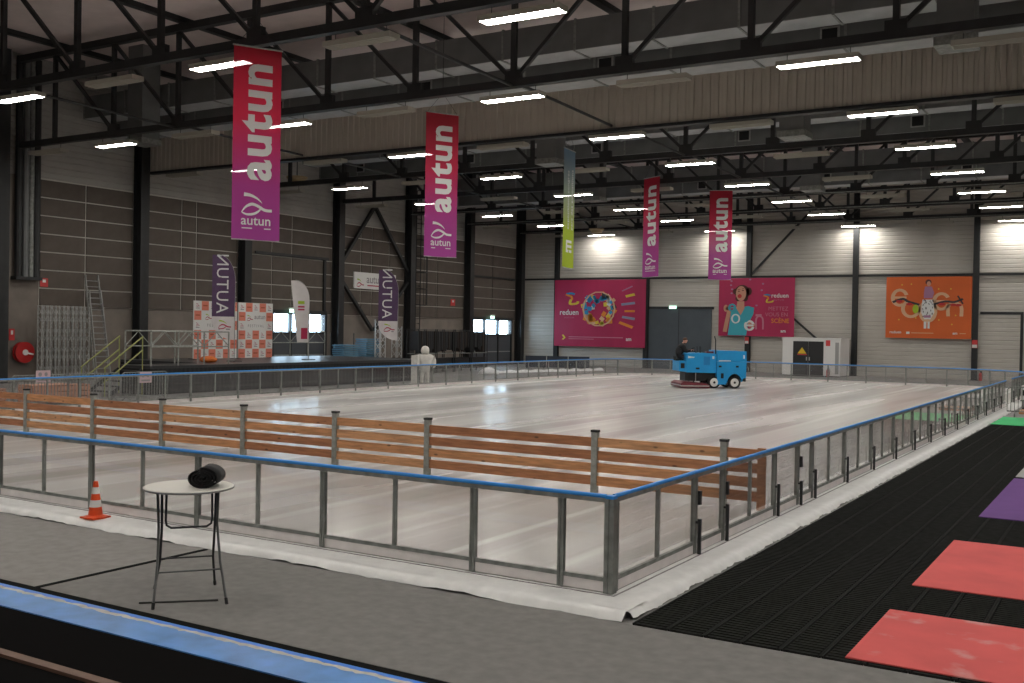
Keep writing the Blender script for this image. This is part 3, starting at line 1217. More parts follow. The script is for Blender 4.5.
def worn_red():
    m = mat('worn_coral_red_mat', (0.66, 0.105, 0.10), 0.9, 0, 0.1, 1.4).copy()
    m.name = 'chalk_marked_red_mat'
    nt = m.node_tree
    b = nt.nodes['Principled BSDF']
    src = b.inputs['Base Color'].links[0].from_socket
    tc = nt.nodes.new('ShaderNodeTexCoord')
    nz = nt.nodes.new('ShaderNodeTexNoise')
    nz.inputs['Scale'].default_value = 2.4
    nz.inputs['Detail'].default_value = 8
    nt.links.new(tc.outputs['Object'], nz.inputs[0])
    rp = nt.nodes.new('ShaderNodeValToRGB')
    rp.color_ramp.elements[0].position = 0.58
    rp.color_ramp.elements[1].position = 0.72
    nt.links.new(nz.outputs[0], rp.inputs[0])
    mx = nt.nodes.new('ShaderNodeMixRGB')
    mx.inputs[2].default_value = (0.62, 0.30, 0.29, 1)
    nt.links.new(rp.outputs[0], mx.inputs[0])
    nt.links.new(src, mx.inputs[1])
    nt.links.new(mx.outputs[0], b.inputs['Base Color'])
    return m


fmat(2.64, -0.60, 4.6, 1.34, worn_red(), 'coral red floor mat with pale wear marks next to the grey carpet')
fmat(2.63, 2.63, 4.6, 5.80, REDM, 'clean coral red floor mat lying between the worn red and purple mats')
fmat(2.66, 8.15, 4.6, 13.6, PURP, 'deep purple floor mat on the black duckboard')
fmat(2.66, 13.9, 4.6, 16.2, GREYM, 'pale grey floor mat just past the purple one')
fmat(0.56, 28.0, 4.6, 31.8, GREEN, 'bright green floor mat before the grey crowd barrier')

# ------------------------------------------------------------------ hanging banners
BW, BH = 1.36, 5.4
BRED = banner_mat('red_to_magenta_banner_print', [(0.0, (0.44, 0.07, 0.36)), (0.28, (0.46, 0.06, 0.30)), (0.62, (0.62, 0.03, 0.09)), (1.0, (0.52, 0.02, 0.045))], BH)
BGRN = banner_mat('blue_to_lime_banner_print', [(0.0, (0.44, 0.56, 0.02)), (0.33, (0.44, 0.56, 0.04)), (0.48, (0.40, 0.46, 0.22)), (0.75, (0.30, 0.37, 0.36)), (1.0, (0.18, 0.30, 0.42))], BH)


def cloth(w, h, nx=6, nz=24, amp=0.02, ph=0.0):
    mb = MB()
    v = []
    for side in (-0.004, 0.004):
        for j in range(nz + 1):
            for i in range(nx + 1):
                x = -w / 2 + w * i / nx
                z = -h * j / nz
                v.append((x, side + amp * math.sin(x * 3 + ph + z * 0.5) * (j / nz), z))
    f = []
    n = (nx + 1) * (nz + 1)
    for j in range(nz):
        for i in range(nx):
            a = j * (nx + 1) + i
            f.append((a, a + nx + 1, a + nx + 2, a + 1))
            f.append((n + a, n + a + 1, n + a + nx + 2, n + a + nx + 1))
    mb.add(v, f)
    return mb


def banner(x, y, ztop, ang, label, kind='red', ph=0.0, zsup=11.07):
    t = thing('hanging_banner', label, 'banner', (x, y, ztop), ang, 'banners hanging over the ice')
    cl = build(cloth(BW, BH, ph=ph), 'banner_cloth', BRED if kind == 'red' else BGRN, t, smooth=True)

    def surf(u, v):          # u across, v up from bottom; on the -y face
        xx, zz = u, -BH + v
        return (xx, -0.012 + 0.02 * math.sin(xx * 3 + ph + zz * 0.5) * (-zz / BH), zz)
    build(MB().tube([(-BW / 2 - 0.03, 0, 0), (BW / 2 + 0.03, 0, 0)], 0.025, 8), 'top_bar', ALU_D, t)
    build(MB().tube([(-BW / 2, 0, -BH), (BW / 2, 0, -BH)], 0.018, 8), 'bottom_bar', ALU_D, t)
    for sx in (-1, 1):
        build(MB().tube([(sx * BW * 0.45, 0, 0.02), (sx * 0.01, 0, 0.75), (0, 0, ZR - ztop)], 0.007, 5), 'wire', BLACK_STEEL, t)
    if kind == 'red':
        mb = MB()
        vs2, fs = text2d('autun', 1.34, 0.03, 'CENTER', 1.10)
        # reads upwards: text x -> +v, text y -> -u
        mb.flat([(-(b) + 0.38, a) for a, b in vs2], fs, lambda u, v: surf(u, v + 3.33), 0)
        ink(mb, 'letter', PRINTW, t, True)
        mb = MB()
        fish_logo(mb, 0, 1.0, 0.84, surf)
        ink(mb, 'emblem', PRINTW, t, label='white looped ribbon emblem')
        mb = MB()
        vs2, fs = text2d('autun', 0.38, 0.01)
        mb.flat([(a, b + 0.42) for a, b in vs2], fs, surf)
        rect2(mb, -0.40, 0.31, 0.42, 0.34, surf)
        ink(mb, 'small_lettering', PRINTW, t)
    else:
        mb = MB()
        vs2, fs = text2d('parc des expositions', 0.30, 0.01, 'LEFT', 1.1)
        mb.flat([(-(b) + 0.45, a + 1.75) for a, b in vs2], fs, surf)
        vs2, fs = text2d('expositions congres', 0.30, 0.01, 'LEFT', 1.1)
        mb.flat([(-(b) - 0.05, a + 1.75) for a, b in vs2], fs, surf)
        ink(mb, 'lettering', PRINTW, t)
        mb = MB()
        rect2(mb, -0.35, 0.70, 0.35, 0.82, surf)
        rect2(mb, -0.35, 0.92, 0.35, 1.04, surf)
        rect2(mb, -0.35, 1.14, 0.35, 1.26, surf)
        rect2(mb, -0.35, 0.70, -0.2, 1.26, surf)
        ink(mb, 'emblem', PRINTW, t)
    return t


def facing(x, y, turn):
    """rotation that turns the banner's -y side to the camera stand, then by `turn` degrees"""
    vx, vy = x - 4.87, y + 10.17
    return math.atan2(vy, vx) - math.pi / 2 + R(turn)


banner(-16.55, 11.15, 10.72, facing(-16.55, 11.15, 16), 'tall red and magenta banner hanging between the first two lamp rows', ph=0.3)
banner(-17.85, 22.0, 11.02, facing(-17.85, 22, 26), 'tall red and magenta banner hanging before the corrugated smoke curtain', ph=1.3)
banner(-18.05, 42.0, 11.3, facing(-18, 42, -52), 'twisted red and magenta banner hanging beside the lime green one', ph=2.1, zsup=11.2)
banner(-17.1, 50.2, 11.55, facing(-17.1, 50.2, 4), 'red and magenta banner hanging above the woman poster at the far end', ph=0.8, zsup=11.2)
banner(-17.75, 32.0, 11.2, facing(-17.8, 32, 68), 'blue to lime green banner hanging almost edge-on above the ice', 'green', ph=1.0, zsup=11.2)

# ------------------------------------------------------------------ wall posters (flat prints stretched on the end wall)
PMAG = mat('magenta_poster_cloth', (0.42, 0.018, 0.085), 0.6, 0, 0.14, 0.5, stretch=(1, 1, 0.2))
PORG = mat('orange_poster_cloth', (0.64, 0.12, 0.02), 0.65, 0, 0.06, 0.6)
PAL = {
    'w': PRINTW, 'b': mat('ink_blue', (0.03, 0.25, 0.50), 0.7), 'o': mat('ink_orange', (0.75, 0.25, 0.03), 0.7),
    'y': mat('ink_yellow', (0.70, 0.52, 0.05), 0.7), 'g': LIME, 't': mat('ink_turquoise', (0.05, 0.38, 0.47), 0.7),
    'k': INK, 's': mat('ink_skin', (0.55, 0.27, 0.18), 0.7), 'h': mat('ink_brown_hair', (0.09, 0.025, 0.02), 0.7),
    'p': mat('ink_pale_pink', (0.55, 0.20, 0.28), 0.7), 'e': mat('ink_cream', (0.68, 0.42, 0.25), 0.7),
    'r': mat('ink_red', (0.50, 0.03, 0.03), 0.7), 'v': mat('ink_mauve', (0.38, 0.18, 0.30), 0.7), 'n': mat('ink_steel_blue', (0.25, 0.27, 0.40), 0.7),
}


def poster(x0, x1, z0, z1, clothm, label):
    W, Hh = x1 - x0, z1 - z0
    t = thing('wall_poster', label, 'poster', (x0, YB - 0.50, z0), 0, 'printed posters on the end wall')
    mb = MB()
    nx, nz = 24, 8
    v = []
    for side in (0, 0.012):
        for j in range(nz + 1):
            for i in range(nx + 1):
                u, w = i / nx, j / nz
                v.append((u * W, side + 0.02 * math.sin(u * 23) * (1 - w), w * Hh))
    n = (nx + 1) * (nz + 1)
    f = []
    for j in range(nz):
        for i in range(nx):
            a = j * (nx + 1) + i
            f.append((a, a + 1, a + nx + 2, a + nx + 1))
            f.append((n + a, n + a + nx + 1, n + a + nx + 2, n + a + 1))
    mb.add(v, f)
    build(mb, 'poster_cloth', clothm, t, smooth=True)
    build(MB().tube([(0, 0.03, Hh), (W, 0.03, Hh)], 0.03, 6), 'top_bar', BLACK_STEEL, t)
    ey = MB()
    eyo = None
    for i in range(7):
        if eyo is None:
            eyo = build(MB().box(-0.04, 0.03, 0, 0.04, 0.47, 0.05), 'wall_hook', BLACK_STEEL, t, (W * (i + 0.5) / 7, 0, Hh - 0.02))
        else:
            inst(eyo, t, (W * (i + 0.5) / 7, 0, Hh - 0.02))
    layer = [0]

    def prt(name, key):
        """returns mesh builder + mapper on its own thin ink layer"""
        layer[0] += 1
        off = -0.026 - 0.0015 * layer[0]
        m = MB()
        return m, (lambda u, v_: (u * W, off, v_ * Hh)), (lambda: ink(m, name, PAL[key], t))
    return t, prt, W / Hh


def put_text(m, fn, s, u, v, size, asp, bold=0.0, align='LEFT', sp=1.0):
    """size in poster heights"""
    vs2, fs = text2d(s, 1.0, bold, align, sp)
    m.flat([(u + a * size / asp, v + b * size) for a, b in vs2], fs, fn)


def zlogo(prt, u, v, s, asp):
    """three-colour folded ribbon mark"""
    m, fn, fin = prt('logo_ribbon', 'b')
    stroke(m, spline([(u, v + s * 0.46), (u + s * 0.4 / asp, v + s * 0.52), (u + s * 0.75 / asp, v + s * 0.44)]), s * 0.16, fn)
    fin()
    m, fn, fin = prt('logo_ribbon', 'o')
    stroke(m, spline([(u - s * 0.05 / asp, v + s * 0.42), (u + s * 0.45 / asp, v + s * 0.25), (u + s * 0.5 / asp, v)]), s * 0.2 / asp, fn)
    fin()
    m, fn, fin = prt('logo_ribbon', 'y')
    stroke(m, spline([(u + s * 0.42 / asp, v + 0.03 * s), (u + s * 0.35 / asp, v - s * 0.32), (u + s * 0.95 / asp, v - s * 0.28), (u + s * 1.05 / asp, v - s * 0.12)]), s * 0.16, fn)
    fin()


# magenta poster with the globe of coloured cards
t, prt, asp = poster(-37.45, -29.15, 1.62, 7.12, PMAG, 'magenta wall poster with a round cluster of coloured cards')
zlogo(prt, 0.135, 0.70, 0.19, asp)
m, fn, fin = prt('lettering', 'w')
put_text(m, fn, 'reduen', 0.06, 0.475, 0.115, asp, 0.012)
fin()
m, fn, fin = prt('caption', 'p')
put_text(m, fn, 'AUTUN', 0.115, 0.42, 0.035, asp, 0, sp=1.6)
fin()
random.seed(11)
cells = {}
for k in range(54):
    rad = 0.06 + 0.155 * math.sqrt(random.random())
    a = random.uniform(0, 2 * math.pi)
    u, v = 0.50 + rad * 1.28 * math.cos(a) / asp * 1.02, 0.565 + rad * 1.22 * math.sin(a)
    low = v < 0.50 and u < 0.62
    key = random.choice('ooye' if low else ('bbtwby' if u < 0.55 else 'wkeoyb'))
    cells.setdefault(key, []).append((u, v, random.uniform(0.036, 0.052), random.uniform(0, math.pi)))
for key in 'eyowtbk':
    if key not in cells:
        continue
    m, fn, fin = prt('coloured_cards', key)
    for (u, v, s, a) in cells[key]:
        q = [(u + s * math.cos(a + b) / asp, v + s * math.sin(a + b)) for b in (0.7, 2.44, 3.84, 5.58)]
        m.flat(q, [(0, 1, 2, 3)], fn)
    fin()
m, fn, fin = prt('card_rim', 'e')
ring2(m, 0.50, 0.565, 0.262 / asp, 0.255, 0.018, fn, n=14)
fin()
for (u0, v0, u1, v1, key, w) in ((0.75, 0.83, 0.86, 0.90, 'v', 0.016), (0.79, 0.75, 0.885, 0.78, 'y', 0.035), (0.745, 0.63, 0.89, 0.655, 'n', 0.035), (0.78, 0.535, 0.89, 0.535, 'o', 0.03), (0.755, 0.45, 0.89, 0.42, 'n', 0.035), (0.725, 0.37, 0.87, 0.295, 'o', 0.038)):
    m, fn, fin = prt('print_stroke', key)
    stroke(m, [(u0, v0), (u1, v1)], w, fn)
    fin()
m, fn, fin = prt('caption', 'p')
rect2(m, 0.17, 0.135, 0.77, 0.148, fn)
rect2(m, 0.17, 0.108, 0.45, 0.118, fn)
fin()
m, fn, fin = prt('caption_mark', 'w')
put_text(m, fn, 'am', 0.80, 0.10, 0.075, asp, 0.03)
fin()
m, fn, fin = prt('caption_mark', 'y')
stroke(m, [(0.10, 0.10), (0.125, 0.13), (0.10, 0.17)], 0.02, fn)
fin()

# magenta poster with laughing woman
t, prt, asp = poster(-23.05, -17.2, 2.72, 7.12, PMAG, 'magenta wall poster with a laughing woman in turquoise')
m, fn, fin = prt('figure_arm', 's')
stroke(m, spline([(0.09, 0.07), (0.115, 0.25), (0.14, 0.42), (0.115, 0.50)]), [0.09 / asp * 0.8] * 16, fn)
ell2(m, 0.10, 0.48, 0.032, 0.06, fn)
fin()
m, fn, fin = prt('figure_hair', 'h')
ell2(m, 0.315, 0.76, 0.10, 0.125, fn)
ell2(m, 0.225, 0.77, 0.035, 0.05, fn)
ell2(m, 0.405, 0.77, 0.04, 0.07, fn)
ell2(m, 0.265, 0.65, 0.04, 0.05, fn)
ell2(m, 0.36, 0.65, 0.035, 0.05, fn)
fin()
m, fn, fin = prt('figure_top', 't')
m.flat([(0.13, 0.01), (0.38, 0.01), (0.40, 0.2), (0.47, 0.38), (0.48, 0.49), (0.40, 0.52), (0.32, 0.50), (0.22, 0.50), (0.17, 0.42), (0.15, 0.2)], [tuple(range(10))], fn)
fin()
m, fn, fin = prt('figure_neck', 's')
m.flat([(0.255, 0.60), (0.345, 0.60), (0.35, 0.48), (0.30, 0.36), (0.24, 0.48)], [(0, 1, 2, 3, 4)], fn)
ell2(m, 0.30, 0.735, 0.068, 0.13, fn)
ell2(m, 0.445, 0.20, 0.05, 0.05, fn)
fin()
m, fn, fin = prt('figure_mouth', 'r')
ell2(m, 0.283, 0.69, 0.028, 0.035, fn)
fin()
m, fn, fin = prt('figure_eye', 'h')
ell2(m, 0.272, 0.775, 0.016, 0.008, fn)
ell2(m, 0.325, 0.785, 0.016, 0.008, fn)
stroke(m, [(0.255, 0.80), (0.272, 0.81), (0.29, 0.803)], 0.008, fn)
stroke(m, [(0.31, 0.81), (0.328, 0.82), (0.345, 0.81)], 0.008, fn)
fin()
m, fn, fin = prt('letter_e', 't')
ring2(m, 0.185, 0.49, 0.04, 0.055, 0.03, fn)
rect2(m, 0.15, 0.48, 0.22, 0.50, fn)
fin()
m, fn, fin = prt('letter_rings', 'w')
ring2(m, 0.235, 0.30, 0.05, 0.072, 0.022, fn)
ring2(m, 0.42, 0.185, 0.055, 0.075, 0.034, fn, t0=20, t1=340)
rect2(m, 0.375, 0.175, 0.475, 0.20, fn)
fin()
m, fn, fin = prt('letter_u', 't')
stroke(m, spline([(0.335, 0.42), (0.34, 0.30), (0.37, 0.25), (0.41, 0.30), (0.425, 0.42)]), 0.022, fn)
fin()
m, fn, fin = prt('letter_n', 'p')
stroke(m, spline([(0.51, 0.12), (0.51, 0.30), (0.55, 0.345), (0.595, 0.30), (0.60, 0.12)]), 0.022, fn)
rect2(m, 0.50, 0.345, 0.58, 0.38, fn)
fin()
m, fn, fin = prt('confetti', 'v')
for u, v in ((0.17, 0.95), (0.165, 0.88), (0.18, 0.81), (0.175, 0.74), (0.59, 0.90), (0.575, 0.79), (0.42, 0.975), (0.51, 0.53)):
    ell2(m, u, v, 0.016, 0.016, fn, n=8)
fin()
zlogo(prt, 0.605, 0.635, 0.15, asp)
m, fn, fin = prt('lettering', 'w')
put_text(m, fn, 'reduen', 0.70, 0.665, 0.105, asp, 0.012)
fin()
m, fn, fin = prt('slogan', 'p')
put_text(m, fn, 'METTEZ', 0.665, 0.445, 0.095, asp, -0.004)
put_text(m, fn, 'VOUS EN', 0.625, 0.345, 0.095, asp, -0.004)
put_text(m, fn, 'AUTUN', 0.73, 0.61, 0.04, asp, 0, sp=1.5)
fin()
m, fn, fin = prt('slogan_highlight', 'o')
put_text(m, fn, 'SCÈNE', 0.705, 0.235, 0.105, asp, 0.01)
fin()
m, fn, fin = prt('caption_mark', 'w')
put_text(m, fn, 'am', 0.83, 0.075, 0.075, asp, 0.03)
fin()

# orange poster with dancer and big pale letters
t, prt, asp = poster(-10.7, -5.1, 2.8, 7.08, PORG, 'orange wall poster with a dancer before big pale letters')
m, fn, fin = prt('big_letters', 'e')
ring2(m, 0.165, 0.66, 0.085, 0.125, 0.045, fn, t0=20, t1=300)
ring2(m, 0.30, 0.48, 0.095, 0.13, 0.045, fn, t0=120, t1=395)
ring2(m, 0.655, 0.60, 0.085, 0.125, 0.045, fn, t0=30, t1=340)
stroke(m, spline([(0.735, 0.36), (0.735, 0.52), (0.80, 0.58), (0.88, 0.52), (0.885, 0.36)]), 0.042, fn)
ring2(m, 0.50, 0.44, 0.085, 0.16, 0.05, fn)
rect2(m, 0.09, 0.645, 0.245, 0.68, fn)
rect2(m, 0.58, 0.585, 0.735, 0.62, fn)
fin()
m, fn, fin = prt('sleeve_pattern', 'k')
stroke(m, spline([(0.08, 0.585), (0.20, 0.64), (0.27, 0.595), (0.40, 0.545)]), 0.035, fn)
stroke(m, spline([(0.56, 0.55), (0.70, 0.60), (0.80, 0.59), (0.90, 0.64)]), 0.032, fn)
stroke(m, [(0.84, 0.69), (0.90, 0.56)], 0.02, fn)
fin()
m, fn, fin = prt('sleeve_accent', 'r')
for u, v in ((0.16, 0.60), (0.28, 0.555), (0.66, 0.555), (0.79, 0.545), (0.85, 0.54)):
    ell2(m, u, v, 0.04, 0.022, fn, n=10)
fin()
m, fn, fin = prt('figure_skirt', 'w')
m.flat([(0.435, 0.63), (0.555, 0.63), (0.575, 0.42), (0.53, 0.31), (0.46, 0.31), (0.42, 0.42)], [tuple(range(6))], fn)
rect2(m, 0.455, 0.16, 0.485, 0.27, fn)
rect2(m, 0.50, 0.16, 0.525, 0.27, fn)
fin()
m, fn, fin = prt('skirt_pattern', 'k')
random.seed(5)
for k in range(26):
    u, v = random.uniform(0.44, 0.56), random.uniform(0.33, 0.62)
    a = random.uniform(0.6, 2.4)
    stroke(m, [(u, v), (u + 0.016 * math.cos(a), v + 0.03 * math.sin(a))], 0.009, fn)
fin()
m, fn, fin = prt('figure_body', 'v')
m.flat([(0.46, 0.84), (0.54, 0.84), (0.57, 0.74), (0.55, 0.65), (0.45, 0.65), (0.45, 0.74)], [tuple(range(6))], fn)
rect2(m, 0.455, 0.335, 0.535, 0.375, fn)
fin()
m, fn, fin = prt('figure_hair', 'h')
ell2(m, 0.50, 0.91, 0.036, 0.045, fn)
fin()
m, fn, fin = prt('figure_face', 's')
ell2(m, 0.505, 0.885, 0.024, 0.04, fn)
fin()
m, fn, fin = prt('green_ball', 'g')
ell2(m, 0.355, 0.475, 0.036, 0.072, fn)
fin()
m, fn, fin = prt('confetti', 'y')
for u, v in ((0.19, 0.87), (0.30, 0.88), (0.62, 0.80), (0.76, 0.80), (0.36, 0.33), (0.82, 0.375), (0.63, 0.30), (0.78, 0.23), (0.16, 0.3)):
    ell2(m, u, v, 0.009, 0.012, fn, n=8)
fin()
m, fn, fin = prt('lettering', 'w')
put_text(m, fn, 'reduen', 0.05, 0.075, 0.065, asp, 0.012)
put_text(m, fn, 'am', 0.79, 0.07, 0.06, asp, 0.03)
rect2(m, 0.25, 0.068, 0.29, 0.105, fn)
fin()
m, fn, fin = prt('caption', 'e')
rect2(m, 0.31, 0.08, 0.57, 0.092, fn)
rect2(m, 0.87, 0.08, 0.94, 0.092, fn)
fin()

# ------------------------------------------------------------------ white town sign, exit lights, fire signs on the walls
def xwall(x, y0, z0, d=0.0):
    """mapper for prints on something facing +X: u runs along +Y, v up"""
    return lambda u, v: (x + d, y0 + u, z0 + v)


sg = thing('wall_sign', 'white rectangular sign with looped emblem and grey lettering on the brown wall', 'sign', (XL + 0.09, 44.8, 5.55))
build(MB().box(0, 0, 0, 0.10, 4.6, 1.12), 'sign_board', WHITE, sg)
mb = MB()
fish_logo(mb, 0.62, 0.40, 0.75, xwall(0.102, 0, 0), 0, 1)
ink(mb, 'emblem', [CRIM, LIME], sg)
mb = MB()
vs2, fs = text2d('autun', 0.78, 0.015, 'LEFT')
mb.flat([(a + 1.3, b + 0.42) for a, b in vs2], fs, xwall(0.102, 0, 0))
ink(mb, 'lettering', GREYINK, sg)
mb = MB()
rect2(mb, 1.4, 0.20, 3.6, 0.28, xwall(0.102, 0, 0))
ink(mb, 'underline', CRIM, sg)

EXITM = emit('exit_lamp_glow', (0.55, 1.0, 0.75), 2.5)
for (loc, rz, lab) in (((XL + 0.36, 38.7, 3.97), 0, 'small glowing exit lamp above the door behind the stage'),
                       ((XL + 0.36, 62.2, 4.0), 0, 'small glowing exit lamp above the glazed door beside the black racks'),
                       ((-26.9, YB - 0.34, 5.0), R(-90), 'small glowing exit lamp above the slate grey gate')):
    e = thing('exit_lamp', lab, 'exit lamp', loc, rz)
    build(MB().box(-0.06, -0.32, 0.0, 0.05, 0.32, 0.10), 'housing', WHITE, e)
    build(MB().box(-0.02, -0.30, -0.22, 0.01, 0.30, 0.0), 'light_panel', EXITM, e)
    build(MB().box(-0.285, -0.05, 0.03, -0.06, 0.05, 0.09), 'bracket', BLACK_STEEL, e)

for (x, y, z, w, h, face, lab) in ((XL + 0.085, 21.3, 4.62, 0.42, 0.42, 'x', 'square red fire sign on the brown panel above the stored trusses'),
                                   (XL + 0.01, 19.75, 2.0, 0.28, 0.55, 'x', 'narrow red and white hose sign above the red hose reel'),
                                   (XL + 0.085, 56.5, 4.7, 0.6, 0.5, 'x', 'small red fire sign on the brown wall above the black racks'),
                                   (-20.95, YB - 0.47, 2.15, 0.3, 0.5, 'y', 'small red and white sign on the column below the woman poster'),
                                   (-5.05, YB - 0.47, 2.2, 0.35, 0.55, 'y', 'small red and white sign on the column beside the orange poster')):
    s = thing('fire_sign', lab, 'sign', (x, y, z))
    if face == 'x':
        build(MB().box(0, 0, 0, 0.02, w, h), 'plate', SIGNRED, s)
        build(MB().box(0.02, w * 0.3, h * 0.5, 0.024, w * 0.72, h * 0.85), 'symbol', WHITE, s)
    else:
        build(MB().box(0, 0, 0, w, 0.06, h), 'plate', SIGNRED, s)
        build(MB().box(0.02, -0.004, 0.02, w - 0.02, 0, h * 0.42), 'symbol', WHITE, s)

# red hose reel
hr = thing('hose_reel', 'round red fire hose reel on the concrete wall', 'hose reel', (XL + 0.01, 20.3, 1.43))
build(MB().disc((0.22, 0, 0), (1, 0, 0), 0.50, 0.05, 28).disc((0.44, 0, 0), (1, 0, 0), 0.50, 0.04, 28), 'reel_disc', RED, hr)
build(MB().disc((0.33, 0, 0), (1, 0, 0), 0.42, 0.2, 28), 'hose', BLACKF, hr)
build(MB().disc((0.48, 0, 0), (1, 0, 0), 0.14, 0.06, 16), 'hub', WHITE, hr)
build(MB().box(0, -0.08, -0.1, 0.2, 0.08, 0.1), 'wall_bracket', RED, hr)
build(MB().beam((0.49, 0.05, -0.02), (0.49, 0.4, -0.1), 0.07), 'crank', WHITE, hr)

# black vertical riser pipes on the left wall
rp = thing('riser_pipes', 'cluster of black vertical riser pipes on the concrete wall', 'pipes', (XL + 0.27, 20.45, 0))
for y, r, m in ((-0.45, 0.16, BLACK_STEEL), (-0.08, 0.14, DUCT), (0.22, 0.12, GALV_D), (0.5, 0.17, BLACK_STEEL)):
    build(MB().tube([(0, y, 5.0), (0, y, ZR - 0.2)], r, 10), 'pipe', m, rp)
build(MB().box(-0.26, -0.65, 4.9, 0.2, 0.72, 5.05), 'base_plate', BLACK_STEEL, rp)

# caged access ladder
cl = thing('access_ladder', 'black caged access ladder fixed to the brown wall', 'ladder', (XL + 0.25, 52.0, 0))
for y in (-0.28, 0.28):
    build(MB().tube([(0, y, 2.7), (0, y, 13.0)], 0.035, 6), 'stile', BLACK_STEEL, cl)
rg = None
for z in (3.2, 6.0, 9.0, 12.4):
    build(MB().box(-0.165, -0.3, z, 0.0, -0.26, z + 0.05).box(-0.165, 0.26, z, 0.0, 0.3, z + 0.05), 'wall_bracket', BLACK_STEEL, cl)
z = 2.9
while z < 12.9:
    if rg is None:
        rg = build(MB().tube([(0, -0.28, 0), (0, 0.28, 0)], 0.02, 6), 'rung', BLACK_STEEL, cl, (0, 0, z))
    else:
        inst(rg, cl, (0, 0, z))
    z += 0.35
hp = None
hpts = [(0, -0.3, 0)] + [(0.38 + 0.35 * math.sin(R(a)), -0.42 * math.cos(R(a)), 0) for a in range(0, 181, 30)] + [(0, 0.3, 0)]
for z in (4.6, 5.8, 7.0, 8.2, 9.4, 10.6, 11.8, 13.0):
    if hp is None:
        hp = build(MB().tube(hpts, 0.025, 5), 'cage_hoop', BLACK_STEEL, cl, (0, 0, z))
    else:
        inst(hp, cl, (0, 0, z))
for a in (20, 60, 90, 120, 160):
    p = (0.38 + 0.35 * math.sin(R(a)), -0.42 * math.cos(R(a)))
    build(MB().tube([(*p, 4.6), (*p, 13.0)], 0.018, 5), 'cage_bar', BLACK_STEEL, cl)

# brown bell shaped heater / speaker hanging near the left column
for (x, y, z, lab) in ((-38.2, 36.0, 11.35, 'cream disc shaped loudspeaker hanging near the brown wall'), (-32.8, 64.8, 10.72, 'cream disc shaped loudspeaker hanging close to the pale end wall')):
    s = thing('hanging_speaker', lab, 'loudspeaker', (x, y, z))
    build(MB().lathe([(0.22, 0.0), (0.42, 0.06), (0.46, 0.22), (0.62, 0.30), (0.62, 0.40), (0.2, 0.42)], n=20), 'shell', mat('tan_plastic', (0.45, 0.33, 0.18), 0.5), s, smooth=False)
    build(MB().tube([(0, 0, 0.42), (0, 0, ZR - z)], 0.03, 6), 'drop_rod', BLACK_STEEL, s)

# ------------------------------------------------------------------ stage
SX0, SX1, SY0, SY1, SZ = -36.8, -29.6, 18.4, 37.2, 1.18
st = thing('stage', 'long low black skirted stage along the side of the rink', 'stage', (0, 0, 0))
SA, SXA = 22.6, -31.5
build(MB().box(SX0, SA, SZ - 0.12, SX1, SY1, SZ).box(SXA, SY0, SZ - 0.12, SX1, SA, SZ), 'deck', mat('black_stage_deck', (0.03, 0.031, 0.034), 0.35, 0, 0.2, 1), st)
mb = MB()
n = 260
pts = []
for i in range(n + 1):
    y = SY0 + (SY1 - SY0) * i / n
    pts.append((SX1 + 0.03 + 0.025 * math.sin(i * 1.9), y))
v = [(x, y, 0.01) for x, y in pts] + [(x, y, SZ - 0.12) for x, y in pts]
mb.add(v, [(i, i + 1, n + 2 + i, n + 1 + i) for i in range(n)])
build(mb, 'front_skirt', BLACKF, st, smooth=True)
build(MB().box(SXA, SY0, 0, SX1, SY0 + 0.03, SZ - 0.12).box(SX0, SY1 - 0.03, 0, SX1, SY1, SZ - 0.12).box(SX0, SA, 0, SX0 + 0.03, SY1, SZ - 0.12).box(SX0, SA, 0, SXA, SA + 0.03, SZ - 0.12), 'side_skirt', BLACKF, st)

# stage steps with pale green handrails
ss = thing('stage_steps', 'black stage steps with pale yellow green sloping handrails', 'steps', (-30.75, 18.4, 0))
for k in range(5):
    build(MB().box(-0.68, -0.30 * (k + 1) - 0.02, SZ - 0.2 * (k + 1) - 0.04, 0.68, -0.30 * k - 0.02, SZ - 0.2 * (k + 1)), 'tread', BLACKF, ss)
LIMEP = mat('pale_green_tube', (0.28, 0.30, 0.10), 0.5)
for sx in (-0.72, 0.72):
    for h in (0.55, 1.1):
        build(MB().tube([(sx, -1.9, h + 0.0), (sx, -0.04, SZ + h + 0.1)], 0.03, 6), 'handrail', LIMEP, ss)
    build(MB().tube([(sx, -1.85, 0.0), (sx, -1.85, 1.12)], 0.025, 6), 'rail_post', LIMEP, ss)
    build(MB().tube([(sx, -0.06, 0.0), (sx, -0.06, SZ + 1.2)], 0.025, 6), 'rail_post', LIMEP, ss)
    build(MB().beam((sx, -1.6, 0.06), (sx, -0.08, SZ - 0.16), 0.06, 0.12), 'stringer', BLACKF, ss)


def guard_rail(y0, y1, x, label, z=SZ):
    t = thing('stage_railing', label, 'railing', (x, y0, z))
    L = y1 - y0
    build(MB().tube([(0, 0, 1.42), (0, L, 1.42)], 0.035, 6).tube([(0, 0, 0.78), (0, L, 0.78)], 0.03, 6), 'rail', GALV, t)
    n = max(2, round(L / 1.4))
    pz = dz = None
    for k in range(n + 1):
        y = L * k / n
        if pz is None:
            pz = build(MB().tube([(0, 0, 0), (0, 0, 1.42)], 0.035, 6), 'post', GALV, t, (0, y, 0))
        else:
            inst(pz, t, (0, y, 0))
    for k in range(n):
        a, b = L * k / n, L * (k + 1) / n
        build(MB().tube([(0, a, 0.8), (0, (a + b) / 2, 1.4), (0, b, 0.8)], 0.022, 6), 'lattice', GALV, t)
    return t


